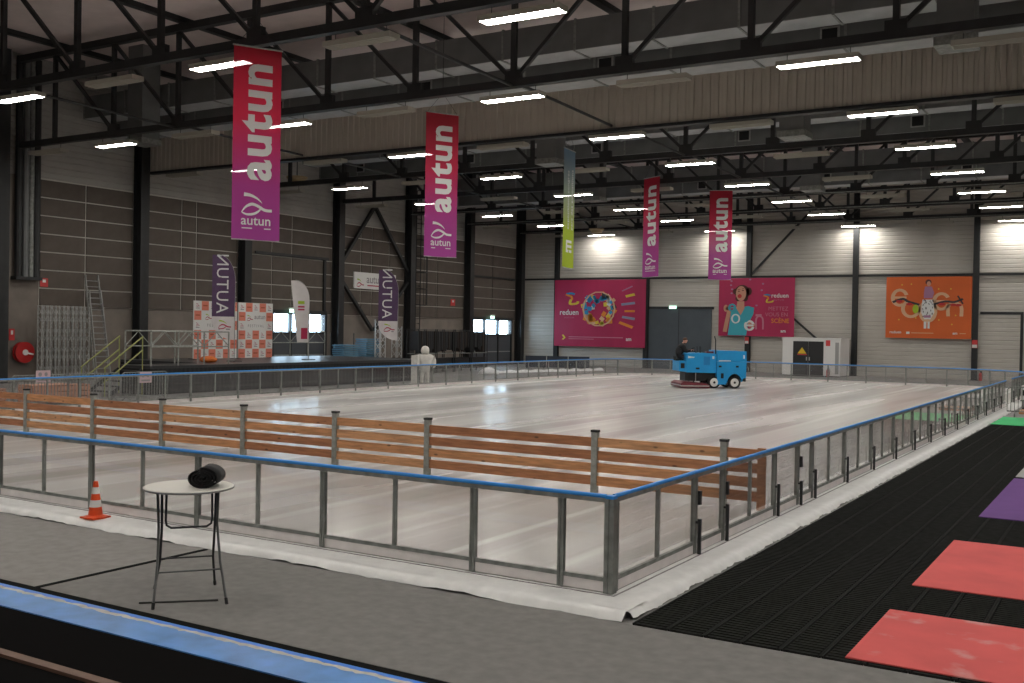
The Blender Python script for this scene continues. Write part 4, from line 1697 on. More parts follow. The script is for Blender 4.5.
guard_rail(18.5, 22.7, SX1 - 0.1, 'silver tube railing with zigzag lattice at the front of the stage')
guard_rail(18.6, 22.5, SXA + 0.08, 'silver tube railing at the back of the narrow stage landing above the steps')
guard_rail(32.5, 36.9, SX0 + 0.15, 'silver tube railing at the back of the stage before the blue stacks')

# photo backdrops


def backdrop(y0, y1, cols, label):
    h = 2.9
    w = y1 - y0
    t = thing('photo_backdrop', label, 'backdrop', (-35.0, y0, SZ))
    build(MB().box(-0.06, 0, 0.03, 0.0, w, h), 'panel', WHITE, t)
    build(MB().box(-0.5, 0.1, 0, 0.02, 0.18, 0.03).box(-0.5, w - 0.18, 0, 0.02, w - 0.1, 0.03), 'foot', BLACK_STEEL, t)
    cw, rh = w / cols, (h - 0.03) / 6
    mc, mk, mi = MB(), MB(), MB()
    f0, f1 = xwall(0.003, 0, 0.03), xwall(0.006, 0, 0.03)
    for r in range(6):
        for c in range(cols):
            top = 5 - r
            if top in (1, 2) and 0 < c < cols - 1:
                continue
            u, v = c * cw, r * rh
            if (top + c) % 2 == 1:
                rect2(mc, u + 0.01, v + 0.01, u + cw - 0.01, v + rh - 0.01, f0)
                rect2(mi, u + cw * 0.2, v + rh * 0.45, u + cw * 0.8, v + rh * 0.58, f1, 1)
            else:
                fish_logo(mi, u + cw * 0.5, v + rh * 0.55, cw * 0.5, f0, 0)
                rect2(mi, u + cw * 0.25, v + rh * 0.2, u + cw * 0.75, v + rh * 0.28, f0, 2)
    ink(mc, 'coral_squares', CORAL, t)
    ink(mi, 'small_marks', [CRIM, mat('ink_rust', (0.45, 0.10, 0.05), 0.8), GREYINK], t)
    mb = MB()
    fish_logo(mb, w * 0.32, rh * 4.35, cw * 0.85, f1, 0, 1)
    ink(mb, 'emblem', [CRIM, LIME], t)
    mb = MB()
    vs2, fs = text2d('autun', rh * 0.75, 0.01, 'LEFT')
    mb.flat([(a + w * 0.45, b + rh * 4.25) for a, b in vs2], fs, f1)
    vs2, fs = text2d('FESTIVAL', rh * 0.42, 0.01, 'CENTER', 1.5)
    mb.flat([(a + w * 0.5, b + rh * 3.35) for a, b in vs2], fs, f1)
    ink(mb, 'lettering', GREYINK, t)


backdrop(25.45, 28.3, 6, 'white and coral chequered photo backdrop behind the purple flag on the stage')
backdrop(28.4, 30.85, 5, 'white and coral chequered photo backdrop next to the glazed door on the stage')

# feather flags


def feather(x, y, z0, hh, w, label, kind):
    rz = facing(x, y, 0)
    t = thing('feather_flag', label, 'flag', (x, y, z0), rz)
    # pole on the right edge, bowed over at the top
    pole = [(0.0, 0, 0), (0.0, 0, hh * 0.75)] + [(-w * 0.75 * (1 - math.cos(R(a))), 0, hh * 0.75 + hh * 0.25 * math.sin(R(a))) for a in range(15, 91, 15)]
    build(MB().tube(pole, 0.022, 6), 'pole', ALU_D, t)
    build(MB().box(-0.35, -0.03, 0, 0.35, 0.03, 0.03).box(-0.03, -0.35, 0, 0.03, 0.35, 0.03), 'cross_base', BLACK_STEEL, t)
    n = 26
    zb = hh * 0.20 if kind != 'white' else hh * 0.22

    def right(z):
        if z <= hh * 0.75:
            return 0.0
        s = min(1, (z - hh * 0.75) / (hh * 0.25))
        return -w * 0.75 * (1 - math.sqrt(max(0, 1 - s * s)))

    def left(z):
        if kind == 'white':
            k = (z - zb) / (hh - zb)
            return -w * (0.62 + 0.38 * k)
        k = (z - zb) / (hh * 0.2)
        if k < 1:      # rounded foot
            return -w * math.sqrt(max(0.0, 1 - (1 - k) ** 2))
        return -w
    zs = [zb + (hh - 0.02 - zb) * i / n for i in range(n + 1)]
    split = hh * 0.42

    def sheet(za, zc):
        mb = MB()
        zz = [za + (zc - za) * i / n for i in range(n + 1)]
        v = []
        for sd in (-0.006, 0.006):
            for z in zz:
                a, b = left(z), right(z)
                for k in range(5):
                    xx = a + (b - a) * k / 4
                    v.append((xx, sd + 0.03 * math.sin(xx * 5 + z * 1.3), z))
        f = []
        N = (n + 1) * 5
        for i in range(n):
            for k in range(4):
                q = i * 5 + k
                f.append((q, q + 1, q + 6, q + 5))
                f.append((N + q, N + q + 5, N + q + 6, N + q + 1))
        mb.add(v, f)
        return mb

    def sf(u, v):
        return (u, -0.012 + 0.03 * math.sin(u * 5 + v * 1.3), v)
    if kind == 'white':
        build(sheet(zb, hh - 0.02), 'flag_cloth', WFLAG, t, smooth=True)
        mb = MB()
        for k, (zc, hz) in enumerate(((0.70, 0.055), (0.655, 0.03), (0.62, 0.03))):
            rect2(mb, -w * 0.60, hh * zc, -w * 0.25, hh * (zc + hz * 0.7), sf, 0 if k == 0 else 1)
        ink(mb, 'emblem', [LIME, CRIM], t)
        mb = MB()
        rect2(mb, -w * 0.42, hh * 0.26, -w * 0.08, hh * 0.40, sf)
        build(mb, 'colour_block', CRIM, t)
    else:
        build(sheet(split, hh - 0.02), 'flag_cloth', PURFLAG, t, smooth=True)
        build(sheet(zb, split), 'flag_foot', WFLAG, t, smooth=True)
        mb = MB()
        vs2, fs = text2d('AUTUN', 0.78, 0.0, 'LEFT', 1.08)
        # print seen from the reverse: letters climb, tops to the right
        mb.flat([(b - w * 0.80, a + split + 0.15) for a, b in vs2], fs, sf)
        ink(mb, 'letter', PRINTW, t, True)
        mb = MB()
        fish_logo(mb, -w * 0.45, hh * 0.345, w * 0.55, sf, 0, 1)
        ink(mb, 'emblem', [CRIM, LIME], t)
        mb = MB()
        rect2(mb, -w * 0.7, hh * 0.295, -w * 0.2, hh * 0.308, sf)
        ink(mb, 'small_lettering', GREYINK, t)
    return t


feather(-32.0, 25.25, SZ, 5.05, 1.05, 'purple and white feather flag before the chequered backdrops', 'purple')
feather(-31.2, 36.85, SZ, 5.0, 1.1, 'purple and white feather flag near the white town sign', 'purple')
feather(-32.0, 30.4, SZ, 4.1, 0.95, 'white feather flag with red block before the glazed door', 'white')

# orange bag on the stage
for (x, y, z, lab, s) in ((-31.5, 23.2, SZ, 'small orange bag lying on the stage below the backdrop', 1.0), (-37.3, 41.9, 0.0, 'orange round ball bag beside the blue stacks', 1.15)):
    o = build(MB().lathe([(0.05, 0.0), (0.28, 0.03), (0.36, 0.14), (0.25, 0.26), (0.08, 0.30)], n=16, sx=1.3 * s, sy=1.0 * s), 'bag', mat('orange_cloth', (0.70, 0.17, 0.03), 0.7), None, (x, y, z), True)
    tag(o, lab, 'bag')

# ------------------------------------------------------------------ bar table with rolled mat
TC = (-3.80, -2.46)
tb = thing('bar_table', 'tall round white topped folding bar table on the grey carpet', 'table', (TC[0], TC[1], 0.022))
ZT_ = 1.15
build(MB().lathe([(0.445, 0.0), (0.465, 0.008), (0.465, 0.026), (0.45, 0.034)], (0, 0, ZT_), 48), 'table_top', mat('cream_laminate', (0.66, 0.64, 0.585), 0.45), tb, smooth=False)
build(MB().lathe([(0.466, 0.006), (0.469, 0.010), (0.469, 0.022), (0.466, 0.026)], (0, 0, ZT_), 48), 'edge_band', mat('grey_edge_band', (0.30, 0.30, 0.29), 0.5), tb)
LEG = mat('grey_leg_tube', (0.10, 0.105, 0.105), 0.4, 0.5)
LEG_D = mat('dark_leg_tube', (0.035, 0.037, 0.04), 0.45, 0.3)
ca, sa = math.cos(R(52)), math.sin(R(52))


def TL(a, b, z):       # a along the frame (image left-right), b across
    return (a * ca + b * sa, a * sa - b * ca, z)


# outer splayed frame (b > 0) and inner frame (b < 0)
for a in (-1, 1):
    build(MB().tube([TL(a * 0.315, -0.10, ZT_), TL(a * 0.30, -0.04, 0.75), TL(a * 0.315, 0.17, 0.40), TL(a * 0.365, 0.44, 0.0)], 0.0135, 8), 'leg', LEG, tb)
    build(MB().tube([TL(a * 0.275, 0.08, ZT_), TL(a * 0.27, 0.02, 0.75), TL(a * 0.275, -0.20, 0.36), TL(a * 0.32, -0.44, 0.0)], 0.0135, 8), 'leg', LEG_D, tb)
    build(MB().tube([TL(a * 0.365, 0.44, 0.0), TL(a * 0.359, 0.405, 0.05)], 0.017, 8), 'foot_cap', BLACKF, tb)
    build(MB().tube([TL(a * 0.32, -0.44, 0.0), TL(a * 0.313, -0.405, 0.05)], 0.017, 8), 'foot_cap', BLACKF, tb)
build(MB().tube([TL(-0.325, 0.225, 0.32), TL(0.325, 0.225, 0.32)], 0.009, 6), 'stretcher', LEG, tb)
build(MB().tube([TL(-0.275, -0.19, 0.375), TL(0.275, -0.19, 0.375)], 0.009, 6), 'stretcher', LEG_D, tb)
ub = [TL(-0.23, 0.12, ZT_), TL(-0.235, 0.10, 0.84), TL(-0.225, 0.095, 0.785), TL(-0.18, 0.09, 0.755), TL(0.18, 0.09, 0.755), TL(0.225, 0.095, 0.785), TL(0.235, 0.10, 0.84), TL(0.23, 0.12, ZT_)]
build(MB().tube(ub, 0.012, 8), 'locking_bar', LEG_D, tb)

# rolled black rubber mat on the table: oval spiral
rm = MB()
turns, npt = 4.2, 110
Ln = 0.34
outer = []
for i in range(npt):
    s = i / (npt - 1)
    a = s * turns * 2 * math.pi
    r_ = 0.018 + 0.122 * s
    outer.append((r_ * 1.12 * math.cos(a + 0.4), max(-0.098, r_ * 0.80 * math.sin(a + 0.4)) + 0.10, 1))
# free end hangs down as a short flap
outer.append((outer[-1][0] + 0.012, outer[-1][1] - 0.05, 1))
outer.append((outer[-1][0] + 0.006, 0.0, 1))
v = []
th = 0.011
for (x, z, _), (xn, zn, _2) in zip(outer, outer[1:] + [outer[-1]]):
    d = Vector((xn - x, zn - z))
    d = d.normalized() if d.length else Vector((0, -1))
    nx_, nz_ = -d.y * th / 2, d.x * th / 2
    v += [(x + nx_, 0, z + nz_), (x - nx_, 0, z - nz_), (x + nx_, Ln, z + nz_), (x - nx_, Ln, z - nz_)]
f = []
for i in range(len(outer) - 1):
    a, b = i * 4, i * 4 + 4
    f += [(a, b, b + 2, a + 2), (a + 1, a + 3, b + 3, b + 1), (a, a + 1, b + 1, b), (a + 2, b + 2, b + 3, a + 3)]
rm.add(v, f)
rl = build(rm, 'rolled_mat', mat('matt_black_rubber', (0.013, 0.013, 0.014), 0.8, 0, 0.2, 20, 0.2), None, (-3.53, -2.53, 1.211), True)
rl.rotation_euler = (0, 0, R(33))
rl.scale = (1.08, 1, 1.0)
tag(rl, 'rolled up black rubber mat lying on the round bar table', 'roll')

dark_line = build(MB().tube([(-3.99, -2.934, 0.022), (-3.417, -2.388, 0.022)], 0.010, 6), 'dark_line', mat('dark_line_tone', (0.04, 0.038, 0.035), 0.6), None)  # thin dark tube drawn as a line on the carpet
tag(dark_line, 'thin dark line lying on the carpet under the bar table', 'dark_line')

# ------------------------------------------------------------------ traffic cone
tcn = thing('traffic_cone', 'orange and white striped traffic cone standing on the white kerb', 'cone', (-8.06, -0.40, ZI - 0.002))
m = MB()
pts = [(0.17 * math.cos(R(a)) * (1.25 if a % 90 == 45 else 1.0), 0.17 * math.sin(R(a)) * (1.25 if a % 90 == 45 else 1.0)) for a in range(0, 360, 15)]
m.prism(pts, 0, 0.022, 'xy')
build(m, 'base', ORANGE, tcn)


def cone_r(z):
    return 0.105 - 0.075 * (z - 0.03) / 0.50


zz = [0.022, 0.045, 0.16, 0.26, 0.35, 0.445, 0.53]
rr_ = [0.135, 0.100, cone_r(0.16), cone_r(0.26), cone_r(0.35), cone_r(0.445), cone_r(0.53)]
names = ['skirt', 'body_band', 'reflective_band', 'body_band', 'reflective_band', 'tip']
for i in range(6):
    build(MB().lathe([(rr_[i], zz[i]), (rr_[i + 1], zz[i + 1])], n=24), names[i], WHITE if 'refl' in names[i] else ORANGE, tcn, smooth=False)

# ------------------------------------------------------------------ ice resurfacer
iv = thing('ice_resurfacer', 'sky blue ice resurfacing machine with maroon conditioner on the ice', 'vehicle', (-14.15, 41.65, ZI), R(37))
iv.location = (-13.80 - 0.68 * math.sin(R(37)), 40.55 + 0.68 * math.cos(R(37)), ZI)
# snow tank with wheel arch, front at +x
arch = [(1.07 + 0.38 * math.cos(R(a)), 0.34 + 0.42 * math.sin(R(a))) for a in range(180, -1, -20)]
prof = [(0.14, 0.20), (0.62, 0.20), (0.66, 0.30)] + arch + [(1.50, 0.52), (1.66, 0.56), (1.68, 1.36), (0.14, 1.36)]
build(MB().prism(prof, -0.80, 0.80, 'xz'), 'tank_body', BLUEP, iv)
lid = build(MB().prism([(0.14, 1.375), (1.68, 1.375), (1.66, 1.91), (0.16, 1.94)], -0.80, 0.80, 'xz'), 'snow_tank', BLUEP, iv)
build(MB().box(0.22, -0.806, 1.39, 0.85, -0.80, 1.44), 'white_stripe', WHITE, lid)
for x in (0.22, 1.12):
    build(MB().box(x, -0.825, 1.08, x + 0.14, -0.80, 1.17), 'latch', BLACKF, iv)
build(MB().box(0.34, -0.82, 0.52, 0.48, -0.80, 0.78), 'filler_cap', BLACKF, iv)
build(MB().box(1.50, -0.815, 1.54, 1.57, -0.80, 1.72), 'marker', WHITE, lid)
build(MB().prism([(-1.44, 0.80), (0.12, 0.78), (0.12, 1.76), (-0.5, 1.80), (-1.44, 1.76)], -0.72, 0.72, 'xz'), 'engine_cover', BLUEP, iv)
build(MB().box(-0.55, -0.735, 1.18, -0.22, -0.72, 1.62), 'side_grille', BLUEP_D, iv)
build(MB().box(-0.95, -0.735, 0.96, -0.76, -0.72, 1.05), 'handle', BLACKF, iv)
build(MB().prism([(-1.36, 1.52), (-1.02, 1.60), (-1.05, 1.54), (-1.36, 1.64)], -0.728, -0.72, 'xz'), 'white_arrow', WHITE, iv)
build(MB().box(-0.1, -0.735, 1.5, 0.0, -0.72, 1.64), 'marker', WHITE, iv)
build(MB().prism([(-1.80, 0.86), (-1.45, 0.84), (-1.45, 1.38), (-1.80, 1.38)], -0.66, 0.66, 'xz'), 'rear_box', BLUEP, iv)
build(MB().box(-1.72, -0.668, 1.0, -1.52, -0.66, 1.26), 'rear_vent', BLACKF, iv)
build(MB().box(-1.45, -0.5, 0.36, 1.60, 0.5, 0.80), 'chassis', BLACK_STEEL, iv)
build(MB().box(1.60, -0.6, 0.36, 1.72, 0.6, 0.56), 'bumper', BLACK_STEEL, iv)
wh = None
for x in (0.0, 1.07):
    for sy in (-1, 1):
        if wh is None:
            wh = build(MB().disc((0, 0, 0), (0, 1, 0), 0.31, 0.22, 28), 'tyre', BLACKF, iv, (x, sy * 0.68, 0.31))
            rim = build(MB().tube([(0, -0.135, 0), (0, -0.10, 0), (0, 0.10, 0), (0, 0.135, 0)], [0.17, 0.235, 0.235, 0.17], 24), 'rim', WHITE, wh)
            hub = build(MB().disc((0, 0, 0), (0, 1, 0), 0.06, 0.30, 12), 'hub', BLACKF, wh)
        else:
            w = inst(wh, iv, (x, sy * 0.68, 0.31))
            inst(rim, w)
            inst(hub, w)
cd = build(MB().prism([(-1.78, 0.05), (-0.30, 0.03), (-0.30, 0.16), (-0.45, 0.25), (-1.62, 0.34), (-1.78, 0.24)], -1.0, 1.0, 'xz'), 'conditioner', MAROON, iv)
build(MB().box(-1.82, -1.02, 0.12, -1.78, 1.02, 0.17).box(-1.78, -1.02, 0.10, -0.32, -1.0, 0.15), 'squeegee_edge', ALU, cd)
for sy in (-0.45, 0.45):
    build(MB().beam((-1.0, sy, 0.30), (-0.8, sy, 0.82), 0.06), 'lift_arm', BLACK_STEEL, iv)
build(MB().tube([(-0.95, -0.72, 0.30), (-0.95, -0.72, 0.78)], 0.02, 6), 'hose', ALU_D, iv)
build(MB().tube([(0.13, -0.5, 1.76), (0.12, -0.5, 2.45), (0.06, -0.5, 2.66)], 0.03, 6), 'exhaust_pipe', BLACK_STEEL, iv)
build(MB().box(-1.86, -0.28, 1.38, -1.46, 0.28, 1.48), 'seat', BLACKF, iv)
build(MB().box(-1.90, -0.22, 1.48, -1.86, 0.22, 1.60), 'seat_back', BLACKF, iv)
build(MB().tube([(-0.70, 0, 1.76), (-0.95, 0, 1.95)], 0.03, 8), 'steering_column', BLACK_STEEL, iv)
sw = [(-0.95 + 0.14 * math.sin(R(a)) * 0.6, 0.2 * math.cos(R(a)), 1.95 + 0.14 * math.sin(R(a)) * 0.8) for a in range(0, 360, 24)]
build(MB().tube(sw, 0.018, 6, closed=True), 'steering_wheel', BLACKF, iv)
for y in (-0.3, -0.18, 0.3):
    build(MB().tube([(-0.6, y, 1.78), (-0.62, y, 2.12)], 0.022, 6), 'lever', BLACK_STEEL, iv)
build(MB().box(-0.32, -0.45, 1.78, 0.05, -0.1, 1.88), 'red_cover', MAROON, iv)

# ------------------------------------------------------------------ driver (seated, leaning to the wheel)


def skin_figure(name, verts, edges, mats, pick, parent=None, root=0, sub=2):
    me = bpy.data.meshes.new(name)
    me.from_pydata([v[0] for v in verts], edges, [])
    o = bpy.data.objects.new(name, me)
    COL.objects.link(o)
    sk = o.modifiers.new('skin', 'SKIN')
    sk.use_smooth_shade = True
    lay = me.skin_vertices[0] if me.skin_vertices else None
    if lay is None:
        bpy.context.view_layer.objects.active = o
        lay = me.attributes.new('skin', 'FLOAT', 'POINT')
    for i, (p, r) in enumerate(verts):
        lay.data[i].radius = r if isinstance(r, tuple) else (r, r)
        lay.data[i].use_root = (i == root)
    sb = o.modifiers.new('sub', 'SUBSURF')
    sb.levels = sb.render_levels = sub
    dg = bpy.context.evaluated_depsgraph_get()
    dg.update()
    me2 = bpy.data.meshes.new_from_object(o.evaluated_get(dg))
    me2.name = name
    bpy.data.objects.remove(o)
    o2 = bpy.data.objects.new(name, me2)
    link(o2, parent)
    me2.materials.clear()
    for m in mats:
        me2.materials.append(m)
    for p in me2.polygons:
        p.material_index = pick(p.center)
        p.use_smooth = True
    return o2


SKINC = mat('skin', (0.50, 0.25, 0.18), 0.6)
JACK = mat('black_jacket', (0.012, 0.012, 0.014), 0.85)
TROU = mat('dark_trousers', (0.018, 0.018, 0.022), 0.85)
hp_ = [  # local to the person empty: x forward, y left, z up from the seat
    ((0.00, 0.0, 0.12), 0.22),      # 0 pelvis
    ((0.06, 0.0, 0.30), 0.225),     # 1 belly
    ((0.18, 0.0, 0.52), 0.26),     # 2 chest
    ((0.29, 0.0, 0.68), 0.18),      # 3 upper chest
    ((0.36, 0.0, 0.78), 0.085),     # 4 neck
    ((0.41, 0.0, 0.88), 0.125),     # 5 head low
    ((0.41, 0.0, 1.02), 0.125),     # 6 head top
]
he = [(0, 1), (1, 2), (2, 3), (3, 4), (4, 5), (5, 6)]
for sy in (-1, 1):
    b = len(hp_)
    hp_ += [((0.26, sy * 0.25, 0.62), 0.135), ((0.38, sy * 0.32, 0.36), 0.095), ((0.62, sy * 0.21, 0.42), 0.068), ((0.72, sy * 0.18, 0.45), 0.055)]
    he += [(3, b), (b, b + 1), (b + 1, b + 2), (b + 2, b + 3)]
    b = len(hp_)
    hp_ += [((0.10, sy * 0.12, 0.10), 0.115), ((0.50, sy * 0.16, 0.12), 0.085), ((0.56, sy * 0.16, -0.22), 0.06), ((0.58, sy * 0.16, -0.34), 0.05), ((0.70, sy * 0.16, -0.36), 0.045)]
    he += [(0, b), (b, b + 1), (b + 1, b + 2), (b + 2, b + 3), (b + 3, b + 4)]


def pick_driver(c):
    if c.z > 0.80 or (c.x > 0.645 and c.z > 0.38):
        return 0
    if c.z < 0.16:
        return 2
    return 1


iv_m = Matrix.Translation(iv.location) @ Matrix.Rotation(R(37), 4, 'Z')
loc = iv_m @ Vector((-1.74, 0.0, 1.48))
pn = thing('person', 'person in black jacket seated and leaning to the steering wheel of the blue machine', 'person', loc, R(37))
skin_figure('body', hp_, he, [SKINC, JACK, TROU], pick_driver, pn)
hm = MB()
hm.lathe([(0.112, 0.0), (0.118, 0.05), (0.10, 0.11), (0.05, 0.145), (0.01, 0.15)], (0.395, 0, 0.945), 16, sx=1.0, sy=0.95)
build(hm, 'hair', mat('short_brown_hair', (0.10, 0.05, 0.03), 0.8), pn, smooth=True)
build(MB().lathe([(0.006, -0.02), (0.022, 0.0), (0.008, 0.035)], (0.52, 0, 0.915), 10), 'nose', SKINC, pn, smooth=True)
for sy in (-1, 1):
    build(MB().lathe([(0.004, -0.03), (0.02, -0.02), (0.026, 0.01), (0.01, 0.03)], (0.405, sy * 0.108, 0.92), 8, sx=1.0, sy=0.5), 'ear', SKINC, pn, smooth=True)
    build(MB().lathe([(0.003, -0.008), (0.013, 0.0), (0.003, 0.008)], (0.508, sy * 0.038, 0.945), 8), 'eye', INK, pn, smooth=True)
    # fingers closing over the wheel rim
    for k in range(4):
        y = sy * (0.15 + 0.022 * k)
        build(MB().tube([(0.720, y, 0.455), (0.805, y, 0.475), (0.805, y, 0.445 - 0.004 * k), (0.790, y, 0.415)], [0.011, 0.011, 0.010, 0.008], 6), 'finger', SKINC, pn)
    build(MB().tube([(0.68, sy * 0.145, 0.44), (0.70, sy * 0.115, 0.425), (0.735, sy * 0.11, 0.42)], [0.013, 0.012, 0.009], 6), 'thumb', SKINC, pn)
build(MB().box(0.505, -0.03, 0.862, 0.512, 0.03, 0.870), 'mouth', MAROON, pn)

# ------------------------------------------------------------------ white technical cabin with black doors, extinguishers
cb = thing('technical_cabin', 'white cabin with black double doors and yellow warning triangle', 'cabin', (-17.05, 63.2, 0))
build(MB().box(0, 0, 0.06, 4.05, 2.6, 2.62), 'shell', WHITE, cb)
build(MB().box(0.05, 0.05, 0, 4.0, 2.55, 0.06), 'plinth', BLACK_STEEL, cb)
build(MB().box(-0.04, -0.04, 2.62, 4.09, 2.64, 2.70), 'roof', WHITE, cb)
for a, b in ((0.78, 1.83), (1.85, 2.90)):
    dd = build(MB().box(a, -0.05, 0.08, b, -0.001, 2.45), 'door', mat('black_door_leaf', (0.02, 0.021, 0.022), 0.4), cb)
    build(MB().box(b - 0.12 if a < 1 else a + 0.06, -0.11, 1.1, b - 0.06 if a < 1 else a + 0.12, -0.05, 1.35), 'handle', ALU, dd)
m = MB()
m.prism([(1.10, 1.58), (1.72, 1.58), (1.41, 2.02)], -0.060, -0.051, 'xz')
build(m, 'warning_triangle', mat('yellow_sign', (0.75, 0.50, 0.02), 0.5), cb)
build(MB().box(1.08, -0.060, 1.48, 1.76, -0.051, 1.55), 'warning_strip', SIGNRED, cb)
build(MB().box(3.05, -0.015, 2.15, 3.35, -0.001, 2.55), 'fire_sticker', SIGNRED, cb)
build(MB().box(3.70, -0.012, 0.2, 3.95, -0.001, 2.4), 'louvre', GREYM, cb)


def extinguisher(x, y, z, label):
    t = thing('fire_extinguisher', label, 'extinguisher', (x, y, z))
    build(MB().lathe([(0.09, 0.0), (0.10, 0.02), (0.10, 0.46), (0.06, 0.54), (0.03, 0.56)], n=16), 'cylinder', RED, t, smooth=False)
    build(MB().box(-0.05, -0.02, 0.56, 0.09, 0.02, 0.64), 'valve_handle', BLACKF, t)
    build(MB().tube([(0.05, 0, 0.58), (0.14, 0, 0.45), (0.13, 0, 0.15)], 0.015, 6), 'hose', BLACKF, t)


extinguisher(-13.75, 62.9, 0.0, 'red fire extinguisher standing on the floor beside the black cabin doors')
extinguisher(-4.45, 66.4, 0.0, 'red fire extinguisher at the foot of the column near the orange poster')
extinguisher(-27.6, 9.9, 0.0, 'red fire extinguisher by the grey crowd barriers')

# ------------------------------------------------------------------ crowd barriers


def crowd_barrier():
    t = thing('crowd_barrier', 'grey tubular crowd barrier with vertical bars behind the rink barrier', 'barrier', (0, 0, 0), 0, 'grey crowd barriers by the stage steps')
    L = 2.1
    fr_ = [(0.0, 0, 0.22), (0, 0, 1.02), (0.12, 0, 1.12), (L - 0.12, 0, 1.12), (L, 0, 1.02), (L, 0, 0.22)]
    build(MB().tube(fr_, 0.022, 6, closed=True), 'frame', GALV_D, t)
    b0 = None
    for k in range(1, 17):
        x = L * k / 17
        if b0 is None:
            b0 = build(MB().tube([(0, 0, 0.22), (0, 0, 1.12)], 0.011, 5), 'bar', GALV_D, t, (x, 0, 0))
        else:
            inst(b0, t, (x, 0, 0))
    for x in (0.25, L - 0.25):
        build(MB().tube([(x, -0.3, 0.01), (x, -0.22, 0.12), (x, 0, 0.24), (x, 0.22, 0.12), (x, 0.3, 0.01)], 0.018, 5), 'foot', GALV_D, t)
    return t


c0 = crowd_barrier()
c0.location, c0.rotation_euler = (-26.7, 10.4, 0), (0, 0, R(90))
for y in (12.55, 14.7):
    c = copy_tree(c0)
    c.location = (-26.7, y, 0)
c = copy_tree(c0)
c.location, c.rotation_euler = (0.62, 32.4, 0), (0, 0, R(4))
c['label'] = 'grey tubular crowd barrier standing across the walkway behind the green mat'
c['group'] = 'grey crowd barrier behind the green mat'
for (y, z, lab) in ((11.55, 0.88, 'pink and white paper notice on the crowd barrier near the wooden crates'), (15.75, 0.72, 'pink and white paper notice on the crowd barrier near the stage steps')):
    n_ = thing('paper_notice', lab, 'notice', (-26.672, y, z))
    build(MB().box(0, -0.27, 0, 0.01, 0.27, 0.40), 'sheet', PINKP, n_)
    mb = MB()
    f_ = xwall(0.012, 0, 0)
    ell2(mb, -0.12, 0.27, 0.07, 0.07, f_)
    ell2(mb, 0.1, 0.27, 0.06, 0.07, f_)
    rect2(mb, -0.2, 0.06, 0.2, 0.12, f_)
    ink(mb, 'symbols', GREYINK, n_)

# pale wooden crates and a planter behind the left barrier
PEACH = mat('peach_plywood', (0.50, 0.24, 0.15), 0.7, 0, 0.15, 4)


def crate(x, y, w, d, h, label):
    t = thing('wooden_crate', label, 'crate', (x, y, 0))
    k = 0
    for z in (0.06, 0.06 + (h - 0.06) / 3, 0.06 + 2 * (h - 0.06) / 3):
        hh = (h - 0.06) / 3 - 0.03
        build(MB().box(0, 0, z, 0.03, w, z + hh).box(d - 0.03, 0, z, d, w, z + hh).box(0.03, 0, z, d - 0.03, 0.03, z + hh).box(0.03, w - 0.03, z, d - 0.03, w, z + hh), 'slat_ring', PEACH, t)
    for a in (0.03, w - 0.11):
        for b in (0.03, d - 0.11):
            build(MB().box(b, a, 0, b + 0.08, a + 0.08, h), 'corner_block', PEACH, t)
    build(MB().box(0, 0, h, d, w, h + 0.03), 'lid', PEACH, t)


crate(-28.9, 9.8, 1.3, 0.9, 0.60, 'peach plywood crate nearest the red hose reel')
crate(-28.9, 12.1, 1.7, 0.9, 0.66, 'longest peach plywood crate behind the crowd barriers')
crate(-28.9, 14.0, 0.6, 0.6, 0.62, 'small peach plywood crate close to the stage steps')

# ------------------------------------------------------------------ stored lighting trusses, ladder


def lattice_tower(x, y, z, h, w, label, lean=0.0, m=ALU_D, group=None):
    t = thing('lighting_truss', label, 'truss', (x, y, z), 0, group)
    t.rotation_euler = (0, lean, 0)
    ch = None
    cs = [(-w / 2, -w / 2), (w / 2, -w / 2), (w / 2, w / 2), (-w / 2, w / 2)]
    for (a, b) in cs:
        if ch is None:
            ch = build(MB().tube([(0, 0, 0), (0, 0, h)], 0.034, 6), 'chord', m, t, (a, b, 0))
        else:
            inst(ch, t, (a, b, 0))
    n = max(3, int(h / 0.45))
    for i in range(4):
        p, q = cs[i], cs[(i + 1) % 4]
        pts = []
        for k in range(n + 1):
            c_ = p if k % 2 == 0 else q
            pts.append((c_[0], c_[1], 0.05 + (h - 0.1) * k / n))
        build(MB().tube(pts, 0.02, 5), 'lacing', m, t)
    build(MB().box(-w / 2 - 0.03, -w / 2 - 0.03, 0, w / 2 + 0.03, w / 2 + 0.03, 0.012), 'end_plate', m, t)
    return t


for k, yy in enumerate((20.75, 21.2, 21.66, 22.12, 22.58, 23.04)):
    lattice_tower(XL + 1.15, yy, 0, 3.7, 0.31, 'silver lattice truss section standing upright against the concrete wall', group='stored silver trusses')
lattice_tower(-36.2, 41.6, 0, 3.4, 0.45, 'silver lattice tower standing behind the second purple flag', m=ALU)
lattice_tower(-36.2, 43.3, 0, 3.0, 0.45, 'shorter silver lattice tower next to the black racks', m=ALU)

ld = thing('ladder', 'long aluminium double ladder leaning against the brown and concrete wall', 'ladder', (XL + 1.3, 24.0, 0))
ld.rotation_euler = (0, R(-10), 0)
for dx, h, yo in ((0.0, 5.4, 0.12), (0.14, 4.6, 0.05)):
    for y in (-0.34 - yo / 2, 0.34 + yo / 2):
        build(MB().beam((dx, y * 1.12, 0), (dx, y * 0.92, h), 0.04, 0.09), 'stile', ALU_D, ld)
    r_ = None
    z = 0.3
    while z < h - 0.1:
        if r_ is None:
            r_ = build(MB().tube([(dx, -0.36, 0), (dx, 0.36, 0)], 0.02, 6), 'rung', ALU_D, ld, (0, 0, z))
        else:
            inst(r_, ld, (0, 0, z))
        z += 0.3

